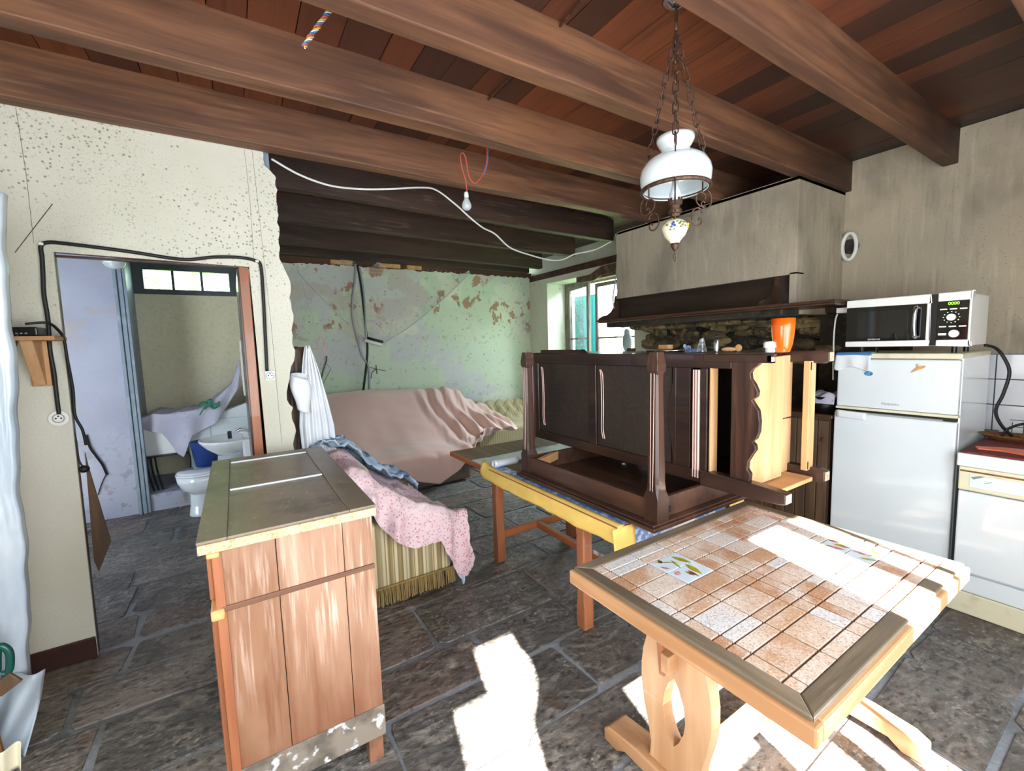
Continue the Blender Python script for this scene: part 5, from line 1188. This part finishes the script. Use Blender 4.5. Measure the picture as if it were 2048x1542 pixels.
f = MB(); f.tube(smooth_path([P(a, b2, 1, 5.235) for a, b2 in ((172, 870), (180, 895), (192, 912), (205, 930), (214, 950))]), .009, 6); f.tube(smooth_path([P(a, b2, 1, 5.235) for a, b2 in ((214, 945), (204, 966), (196, 990))]), .004, 6)
tag(f.build('wall_crack', 'dark_void'), 'dark jagged crack in the white washroom plaster', 'crack', kind='structure')
f = MB(); f.prism([(-.70, .50), (-.74, 1.05), (-.69, 1.0), (-.63, .52), (-.66, .40)], 1, 2.945, 2.955)
q = [P(170, 905, 1, 2.95), P(176, 930, 1, 2.95), P(222, 1083, 1, 2.95), P(198, 1143, 1, 2.95), P(188, 1120, 1, 2.95)]
f = MB(); f.prism([(p.x, p.z) for p in q], 1, 2.945, 2.957); o = f.build('leaning_board', 'cabinet_brown', bevel=.001); tag(o, 'pointed brown board leaning behind the cream partition', 'board')
f = MB(); f.box(-.74, -.70, 2.93, 2.975, 0, .5); f.build

# white wrapped panel at the frame edge with cardboard
pn = thing('wrapped_panel', 'tall white plastic-wrapped panel standing by the small wall shelf', 'panel', (-.9, 2.35, 0))
def pedge(z): return -.775+(.11*(z/2.07))+.010*n1(z*5, 2)
f = MB()
def pf(u, v):
    z = .06+v*2.02; x1 = pedge(z); x0 = x1-.16-.02*n1(z*4, 1)
    if u < .8: x = x0+(x1-x0)*(u/.8); y = 2.34-.012*math.sin(u/.8*PI)-.006*n1(u*9+z*3, 2)
    else: t = (u-.8)/.2; x = x1; y = 2.34+.04*t
    return (x, y, z)
f.grid(pf, 20, 70); f.build('plastic_sheet', 'plastic_sheet', pn, smooth=True, solid=.004)
f = MB(); f.box(-1.05, -.80, 2.352, 2.37, .0, 2.05); f.build('board', 'cardboard', pn)
f = MB()
for z in (.20, .42, .50, 1.12, 1.2, 1.62): f.disc((pedge(z)-.035-.03*(z > 1), 2.333, z), (0, -1, 0), .006, .002, 10)
f.build('holes', 'dark_void', pn)
f = MB()
def bun(u, v): z = .30-.29*v; x = -.80+.10*(u-.5)*2*(1-.2*v)-.05*v; return (x, 2.30-.03*math.sin(u*9+v*4)-.04*v, z)
f.grid(bun, 24, 16); f.build('bunched_hem', 'plastic_sheet', pn, smooth=True, solid=.004)
f = MB(); f.prism([(-1.0, 0), (-.80, .02), (-.812, .2), (-.82, .45), (-.845, .6), (-.85, .9), (-1.0, .9)], 1, 2.20, 2.215); tag(f.build('cardboard_sheet', 'cardboard', bevel=.002), 'brown cardboard sheet in front of the white wrapped panel', 'cardboard')
f = MB(); f.tube(smooth_path([P(-6, 1345, 1, 2.18), P(-4, 1297, 1, 2.18), P(10, 1295, 1, 2.18), P(20, 1310, 1, 2.18), P(18, 1342, 1, 2.18), P(4, 1348, 1, 2.18)]), .011, 10); tag(f.build('green_hook', 'green_dark', smooth=True), 'dark green glossy curved hook in front of the cardboard', 'hook')
f = MB(); a = P(-10, 1385, 1, 2.17); b2 = P(33, 1352, 1, 2.17); f.bar(a, b2, .012, .05); tag(f.build('torn_strap', 'cabinet_brown', bevel=.003), 'torn brown strap under the green hook', 'strap')
f = MB(); f.grid(lambda u, v: (P(-5+u*45, 1500+v*45-u*12*(1-v), 1, 2.1)+Vector((0, -.02*math.sin(u*6), 0))), 10, 8); tag(f.build('paper_scrap', 'ceramic_cream', smooth=True, solid=.002), 'crumpled cream paper on the floor below the wrapped panel', 'paper')

# ================================================================ WASHROOM THINGS
tw = thing('toilet', 'white toilet bowl with its lid down in the washroom', 'toilet', (-.30, 4.88, 0))
f = MB(); f.lathe([(0, 0), (.085, 0), (.088, .02), (.075, .10), (.07, .2), (.09, .26), (0, .26)], (-.36, 4.86, 0), 24, sx=1.1, sy=.9); f.box(-.32, -.02, 4.80, 4.92, 0, .3); f.build('pedestal', 'porcelain', tw, smooth=False, bevel=.01)
f = MB(); f.lathe([(0, .20), (.08, .21), (.13, .26), (.155, .33), (.16, .385), (.15, .385), (0, .385)], (-.33, 4.86, 0), 32, sx=1.25, sy=1.0); f.build('bowl', 'porcelain', tw, smooth=True)
f = MB(); f.lathe([(0, .388), (.165, .388), (.168, .395), (.165, .405), (0, .408)], (-.325, 4.86, 0), 32, sx=1.25, sy=1.0); f.build('seat', 'porcelain', tw, smooth=True)
f = MB(); f.lathe([(0, .410), (.160, .410), (.162, .418), (.15, .426), (0, .428)], (-.325, 4.86, 0), 32, sx=1.25, sy=1.0); f.build('lid', 'porcelain', tw, smooth=True)
f = MB(); f.box(-.10, .07, 4.70, 5.02, .30, .42); f.build('cistern_foot', 'porcelain', tw, bevel=.02)
f = MB(); bx, by = -.30, 4.98; f.lathe([(0, .43), (.085, .43), (.115, .66), (.12, .665), (.112, .665), (.082, .44), (0, .44)], (bx, by, 0), 28); bu = f.build('blue_bucket', 'bucket_blue', smooth=True); tag(bu, 'dark blue bucket standing on the toilet lid', 'bucket')
wb = thing('washbasin', 'white oval washbasin with a tap beside the door leaf', 'washbasin', (-.08, 4.45, .6))
f = MB(); f.lathe([(0, -.13), (.08, -.12), (.15, -.05), (.185, .0), (.19, .02), (.18, .022), (.165, 0), (.12, -.05), (.05, -.09), (0, -.095)], (-.095, 4.45, .735), 36, sx=1.15, sy=1.2); f.build('basin', 'porcelain', wb, smooth=True)
f = MB(); f.box(.0, .12, 4.25, 4.65, .60, .752); f.build('basin_back', 'porcelain', wb, bevel=.015)
f = MB(); f.tube(smooth_path([(.06, 4.45, .75), (.06, 4.45, .80), (.0, 4.45, .815), (-.03, 4.45, .80)]), .012, 8); f.build('tap', 'chrome', wb, smooth=True)
f = MB(); f.box(-.10, -.07, 4.36, 4.39, .758, .82); tag(f.build('small_bottle', 'black_rubber', bevel=.004), 'small dark bottle standing on the washbasin rim', 'bottle')
# white panels / washing corner
wm = thing('white_cabinet', 'white painted washing cabinet standing on the whitewashed step', 'cabinet', (-.15, 5.7, .16))
f = MB(); f.box(-.46, .11, 5.45, 6.0, .161, .80); f.build('body', 'white_enamel', wm, bevel=.01)
f = MB(); f.hexa([(-.32, 5.44, .80), (.11, 5.44, .80), (.11, 5.6, .80), (-.32, 5.6, .80), (-.32, 5.44, .81), (.11, 5.44, .96), (.11, 5.6, .96), (-.32, 5.6, .81)]); f.build('slanted_cover', 'white_enamel', wm, bevel=.01)
f = MB(); f.box(-.462, -.455, 5.445, 5.45, .165, .8); f.box(-.27, -.265, 5.445, 5.45, .165, .8); f.build('panel_joint', 'grey_plastic', wm)
bt = thing('laundry_tub', 'white ribbed laundry tub on thin black legs in the washroom corner', 'tub', (-.66, 5.65, .16))
f = MB(); f.hexa([(-.80, 5.42, .50), (-.50, 5.42, .50), (-.50, 5.85, .50), (-.80, 5.85, .50), (-.85, 5.38, .84), (-.48, 5.38, .84), (-.48, 5.9, .84), (-.85, 5.9, .84)]); f.build('tub_body', 'white_plastic', bt, bevel=.015)
f = MB(); f.box(-.845, -.47, 5.40, 5.412, .485, .50)
for x in (-.80, -.765, -.73): f.tube(smooth_path([(x, 5.40, .50), (x+.01, 5.39, .35), (x+.04, 5.39, .162)]), .008, 6)
f.tube(smooth_path([(-.47, 5.42, .50), (-.455, 5.42, .42), (-.47, 5.42, .28), (-.50, 5.42, .162)]), .008, 6); f.build('leg_wires', 'black_rubber', bt)
sh = MB()
def sheetf(u, v):
    x = -.84+u*.88; top = lerp_pts([(-.85, .86), (-.7, .92), (-.6, .90), (-.3, .93), (-.05, 1.15), (.05, 1.42)], x); bot = lerp_pts([(-.85, .80), (-.65, .72), (-.55, .50), (-.50, .46), (-.42, .66), (-.2, .78), (0, 1.1), (.05, 1.35)], x)
    if v < .3: return (x, 5.88-v/.3*.52, top+.015*n1(x*16+v*6, 1))
    t = (v-.3)/.7; return (x, 5.365-.03*math.sin(x*26+t)*t, top+(bot-top)*t)
sh.grid(sheetf, 60, 40); tag(sh.build('printed_dust_sheet', 'cloth_print', smooth=True, solid=.005), 'lilac printed sheet pulled over the laundry tub and white cabinet', 'sheet')
f = MB()
for k in range(5): a = k*1.3; f.tube(smooth_path([(-.25, 5.34, .97), (-.25+.06*math.cos(a), 5.33, .97+.05*math.sin(a)), (-.25+.10*math.cos(a+.5), 5.33, .97+.03*math.sin(a+.8))]), .010, 6)
f.tube(smooth_path([(-.27, 5.34, .97), (-.31, 5.33, .92), (-.34, 5.33, .87)]), .006, 6); tag(f.build('green_ribbon', 'green_ribbon', smooth=True), 'shiny dark green ribbon bow lying on the printed sheet', 'ribbon')
f = MB(); c = P(228, 524, 1, 4.6); f.ell(c, .07, .07, .055, 20, 12); f.tube([c+Vector((0, .0, .04)), c+Vector((0, .0, .12))], .03, 12)
f.tube([c+Vector((0, 0, .1)), Vector((c.x, c.y, 2.80))], .006, 6); tag(f.build('globe_lamp', 'bulb_glass', smooth=True), 'clear glass globe lamp at the top of the washroom doorway', 'lamp')
f = MB(); f.box(.093, .100, 3.30, 3.52, 1.15, 1.50); f.build
mr = thing('wall_mirror', 'narrow mirror edge on the inside of the door leaf', 'mirror', (.03, 3.45, 1.3))
f = MB(); f.box(.034, .044, 3.32, 3.60, 1.20, 1.56); f.build('mirror_frame', 'white_plastic', mr, bevel=.002)
f = MB(); f.box(.032, .035, 3.34, 3.58, 1.22, 1.54); f.build('mirror_glass', 'dark_glass', mr)

# ================================================================ HANGING THINGS
lp = thing('oil_lamp_chandelier', 'hanging oil lamp with white glass shade, rusty chains and painted ceramic font', 'lamp', (0, 0, 2.80))
lx, ly = 0, 0
f = MB(); f.lathe([(0, 2.842), (.055, 2.842), (.05, 2.833), (.034, 2.822), (.018, 2.812), (0, 2.808)], (lx, ly, 0), 24); f.build('ceiling_rose', 'chrome', lp, smooth=True)
f = MB(); f.tube([(lx, ly, 2.812), (lx, ly, 2.725)], .006, 8); f.tube(smooth_path([(lx, ly, 2.735), (lx+.012, ly, 2.72), (lx+.010, ly, 2.70), (lx-.004, ly, 2.705)]), .0035, 6); f.build('hook', 'iron_rust', lp, smooth=True)
R_ring, Zr = .134, 2.098
angs = [math.radians(a) for a in (217, 337, 97)]
def link(m, a, b2, wd, r, roll_):
    a = Vector(a); b2 = Vector(b2); d = (b2-a); L_ = d.length; d.normalize(); s = d.orthogonal().normalized(); s = Matrix.Rotation(roll_, 3, d) @ s
    pts = []; h = L_/2-wd/2; c = (a+b2)/2; n = 6
    for k in range(n+1): t = PI*k/n; pts.append(c+d*(h+wd/2*math.sin(t))+s*(wd/2*math.cos(t)))
    for k in range(n+1): t = PI*k/n; pts.append(c-d*(h+wd/2*math.sin(t))-s*(wd/2*math.cos(t)))
    m.tube(pts, r, 6, True)
for ia, a in enumerate(angs):
    top = Vector((lx, ly, 2.715)); end = Vector((lx+R_ring*1.02*math.cos(a), ly+R_ring*1.02*math.sin(a), 2.235)); f = MB(); n = 11
    for k in range(n):
        p = top+(end-top)*(k/n); q = top+(end-top)*((k+1)/n); e = (q-p).normalized()*.006; link(f, p-e, q+e, .021, .0029, 1.57*(k % 2)+.4)
    f.build('chain', 'iron_rust', lp, smooth=True)
f = MB(); f.lathe([(0.0713, 2.310), (0.0759, 2.312), (0.0736, 2.296), (0.0633, 2.278), (0.0529, 2.262), (0.0517, 2.252), (0.0598, 2.244), (0.0943, 2.234), (0.1219, 2.214), (0.1380, 2.186), (0.1426, 2.160), (0.1391, 2.130), (0.1288, 2.100), (0.1242, 2.100), (0.1346, 2.130), (0.1380, 2.160), (0.1334, 2.184), (0.1173, 2.210), (0.0897, 2.229), (0.0552, 2.239), (0.0460, 2.251), (0.0471, 2.264), (0.0575, 2.280), (0.0690, 2.296)], (lx, ly, 0), 40, cap=False)
f.build('glass_shade', 'milk_glass', lp, smooth=True)
f = MB(); f.tube([(lx+R_ring*math.cos(2*PI*k/40), ly+R_ring*math.sin(2*PI*k/40), Zr+.008) for k in range(40)], .0085, 8, True); f.build('shade_ring', 'iron_rust', lp, smooth=True)
f = MB(); f.lathe([(.012, 2.04), (.022, 2.06), (.024, 2.09), (.014, 2.12), (.012, 2.25), (.010, 2.25), (.012, 2.12), (.02, 2.09)], (lx, ly, 0), 20, cap=False); f.build('glass_chimney', 'bulb_glass', lp, smooth=True)
f = MB(); f.lathe([(0, 1.995), (.018, 1.995), (.020, 2.005), (.027, 2.008), (.027, 2.022), (.020, 2.025), (.020, 2.04), (.028, 2.045), (.028, 2.058), (0, 2.058)], (lx, ly, 0), 20)
for k in range(10): a = 2*PI*k/10; f.box(lx+.026*math.cos(a)-.003, lx+.026*math.cos(a)+.003, ly+.026*math.sin(a)-.003, ly+.026*math.sin(a)+.003, 2.055, 2.068)
f.build('burner', 'iron_rust', lp)
f = MB(); f.lathe([(0, 1.99), (.018, 1.985), (.040, 1.974), (.053, 1.957), (.053, 1.944), (.042, 1.918), (.022, 1.895), (.017, 1.885), (0, 1.885)], (lx, ly, 0), 32); ft = f.build('ceramic_font', 'ceramic_cream', lp, smooth=True)
def fontpt(a, z):
    r = lerp_pts([(1.895, .022), (1.918, .042), (1.944, .053), (1.957, .053), (1.974, .040), (1.985, .018)], z); return Vector((lx+r*math.cos(a), ly+r*math.sin(a), z))
for nm, mt_, spots in (('painted_flower', 'ceramic_blue', [(-2.62, 1.955, .008), (-2.5, 1.948, .006), (-2.75, 1.945, .006), (-2.6, 1.963, .005)]), ('painted_leaves', 'ceramic_green', [(-2.3, 1.965, .005), (-2.15, 1.955, .006), (-2.0, 1.962, .006), (-1.9, 1.950, .006), (-1.75, 1.960, .006), (-2.05, 1.943, .005), (-2.85, 1.935, .005), (-2.55, 1.935, .004), (-1.65, 1.947, .005), (-3.1, 1.955, .006)]), ('painted_bud', 'ceramic_yellow', [(-1.35, 1.955, .008), (-1.3, 1.945, .006)])):
    f = MB()
    for a, z, r in spots: f.ell(fontpt(a, z), r, r, r*.8, 8, 6)
    f.build(nm, mt_, ft, smooth=True)
f = MB(); f.lathe([(0, 1.886), (.018, 1.886), (.016, 1.872), (.010, 1.862), (.006, 1.855), (0, 1.853)], (lx, ly, 0), 16); f.tube(smooth_path([(lx, ly, 1.856), (lx+.006, ly, 1.842), (lx+.005, ly, 1.822), (lx, ly, 1.812), (lx-.005, ly, 1.824), (lx-.004, ly, 1.84), (lx, ly, 1.85)]), .0022, 6); f.build('finial', 'iron_rust', lp, smooth=True)
def spiral(c, r0, r1, a0, turns, d, n=22, flip=1):
    out = []
    for k in range(n+1):
        t = k/n; a = a0+flip*turns*2*PI*t; r = r0+(r1-r0)*t; out.append(c+d*(r*math.cos(a))+Vector((0, 0, r*math.sin(a))))
    return out
for a in angs:
    d = Vector((math.cos(a), math.sin(a), 0)); o_ = Vector((lx, ly, 0)); f = MB()
    f.tube([o_+Vector((0, 0, 2.0))+d*.02, o_+Vector((0, 0, 2.002))+d*.085], .0028, 6)
    f.tube(smooth_path([o_+d*.117+Vector((0, 0, 2.235)), o_+d*.125+Vector((0, 0, 2.18)), o_+d*.125+Vector((0, 0, 2.10))]), .003, 6)
    s1 = spiral(o_+d*.125+Vector((0, 0, 2.075)), .012, .038, -.5, .9, d, 16); f.tube(s1, .0032, 6)
    cc_ = [(.128, 2.10), (.15, 2.105), (.165, 2.085), (.165, 2.055), (.15, 2.035), (.13, 2.035), (.12, 2.05), (.128, 2.062), (.138, 2.055)]
    f.tube(smooth_path([o_+d*x+Vector((0, 0, z)) for x, z in cc_]), .0034, 6)
    cc_ = [(.125, 2.012), (.118, 2.028), (.10, 2.034), (.082, 2.022), (.076, 2.0), (.082, 1.975), (.10, 1.962), (.118, 1.968), (.122, 1.985), (.112, 1.992), (.106, 1.984)]
    f.tube(smooth_path([o_+d*x+Vector((0, 0, z)) for x, z in cc_]), .0034, 6)
    f.build('scroll_arm', 'iron_rust', lp, smooth=True)
lp.scale = (.969,)*3; lp.location = (1.555, 1.174, 2.759)
# bare bulb
bb = thing('bare_bulb', 'bare light bulb hanging on a red twisted flex from the joists', 'light bulb', (1.25, 2.42, 2.3))
YB = 2.40
f = MB(); f.tube(smooth_path([P(974, 298, 1, YB), P(973, 325, 1, YB), P(966, 348, 1, YB), P(952, 366, 1, YB), P(942, 360, 1, YB), P(936, 345, 1, YB), P(932, 318, 1, YB), P(926, 306, 1, YB), P(921, 312, 1, YB), P(924, 335, 1, YB), P(931, 360, 1, YB), P(934, 384, 1, YB)]), .0032, 6)
q = P(974, 298, 1, YB); f.tube([q, Vector((q.x, q.y, 2.80))], .0032, 6); f.build('flex', 'wire_red', bb, smooth=True)
f = MB(); f.tube(smooth_path([P(976, 298, 1, YB), P(975, 325, 1, YB), P(968, 349, 1, YB)]), .0025, 6); f.build('blue_strand', 'wire_blue', bb)
c = P(933, 402, 1, YB); f = MB(); f.lathe([(0, .055), (.009, .052), (.013, .045), (.014, .03), (.013, .02), (0, .02)], c, 16); f.build('bulb_holder', 'white_plastic', bb, smooth=True)
f = MB(); f.lathe([(.010, .024), (.013, .012), (.022, -.005), (.029, -.024), (.027, -.040), (.016, -.052), (0, -.056)], c, 24, cap=False); f.build('bulb', 'bulb_glass', bb, smooth=True)
# white cable draped across
f = MB()
wp = [P(543, 318, 1, 2.93), P(600, 350, 1, 3.0), P(660, 371, 1, 3.05), P(720, 378, 1, 3.1), P(780, 378, 1, 3.1), P(840, 375, 1, 3.1), P(872, 380, 1, 3.1), P(910, 408, 1, 3.1), P(940, 435, 1, 3.1), P(965, 455, 1, 3.1), P(990, 468, 1, 3.12), P(1020, 495, 1, 3.15), P(1060, 510, 1, 3.18), P(1100, 520, 1, 3.2), P(1125, 519, 1, 3.22), P(1150, 508, 1, 3.24), P(1190, 499, 1, 3.26), P(1222, 483, 1, 3.27)]
f.tube(smooth_path(wp), .0065, 8); tag(f.build('white_cable', 'white_plastic', smooth=True), 'long white cable drooping from the torn partition to the chimney hood', 'cable')
# coloured twisted wires near the ceiling
a = P(700, -30, 1, 1.86); b2 = P(607, 92, 1, 1.86)
tws = thing('twisted_wires', 'red, blue, white and yellow wires twisted together hanging below the ceiling joists', 'wires', b2)
for k, mt_ in enumerate(('wire_red', 'wire_blue', 'wire_white', 'wire_yellow')):
    f = MB(); pts = []
    d = (b2-a); s = d.normalized().orthogonal().normalized(); s2_ = d.normalized().cross(s)
    for i in range(90):
        t = i/89; an = t*44+k*PI/2; r = .006+.0025*math.sin(t*37+k); pts.append(a+d*t+s*r*math.cos(an)+s2_*r*math.sin(an))
    f.tube(pts, .0028, 5); f.build('wire_strand', mt_, tws)
# pipes along the boards between joists
for (x, y0, y1, lab) in ((1.42, .99, 1.50, 'behind the lamp'), (1.40, 1.59, 2.11, 'above the bare bulb')):
    q0 = P(1112, 62, 2, 2.785) if y0 < 1.2 else P(968, 208, 2, 2.785); q1 = P(1165, 0, 2, 2.785) if y0 < 1.2 else P(1020, 152, 2, 2.785)
    f = MB(); f.tube([q0, q0+(q1-q0)*1.0], .006, 6); tag(f.build('ceiling_conduit', 'iron_rust'), 'thin metal conduit under the planks %s' % lab, 'pipe', 'thin conduits under the planks')
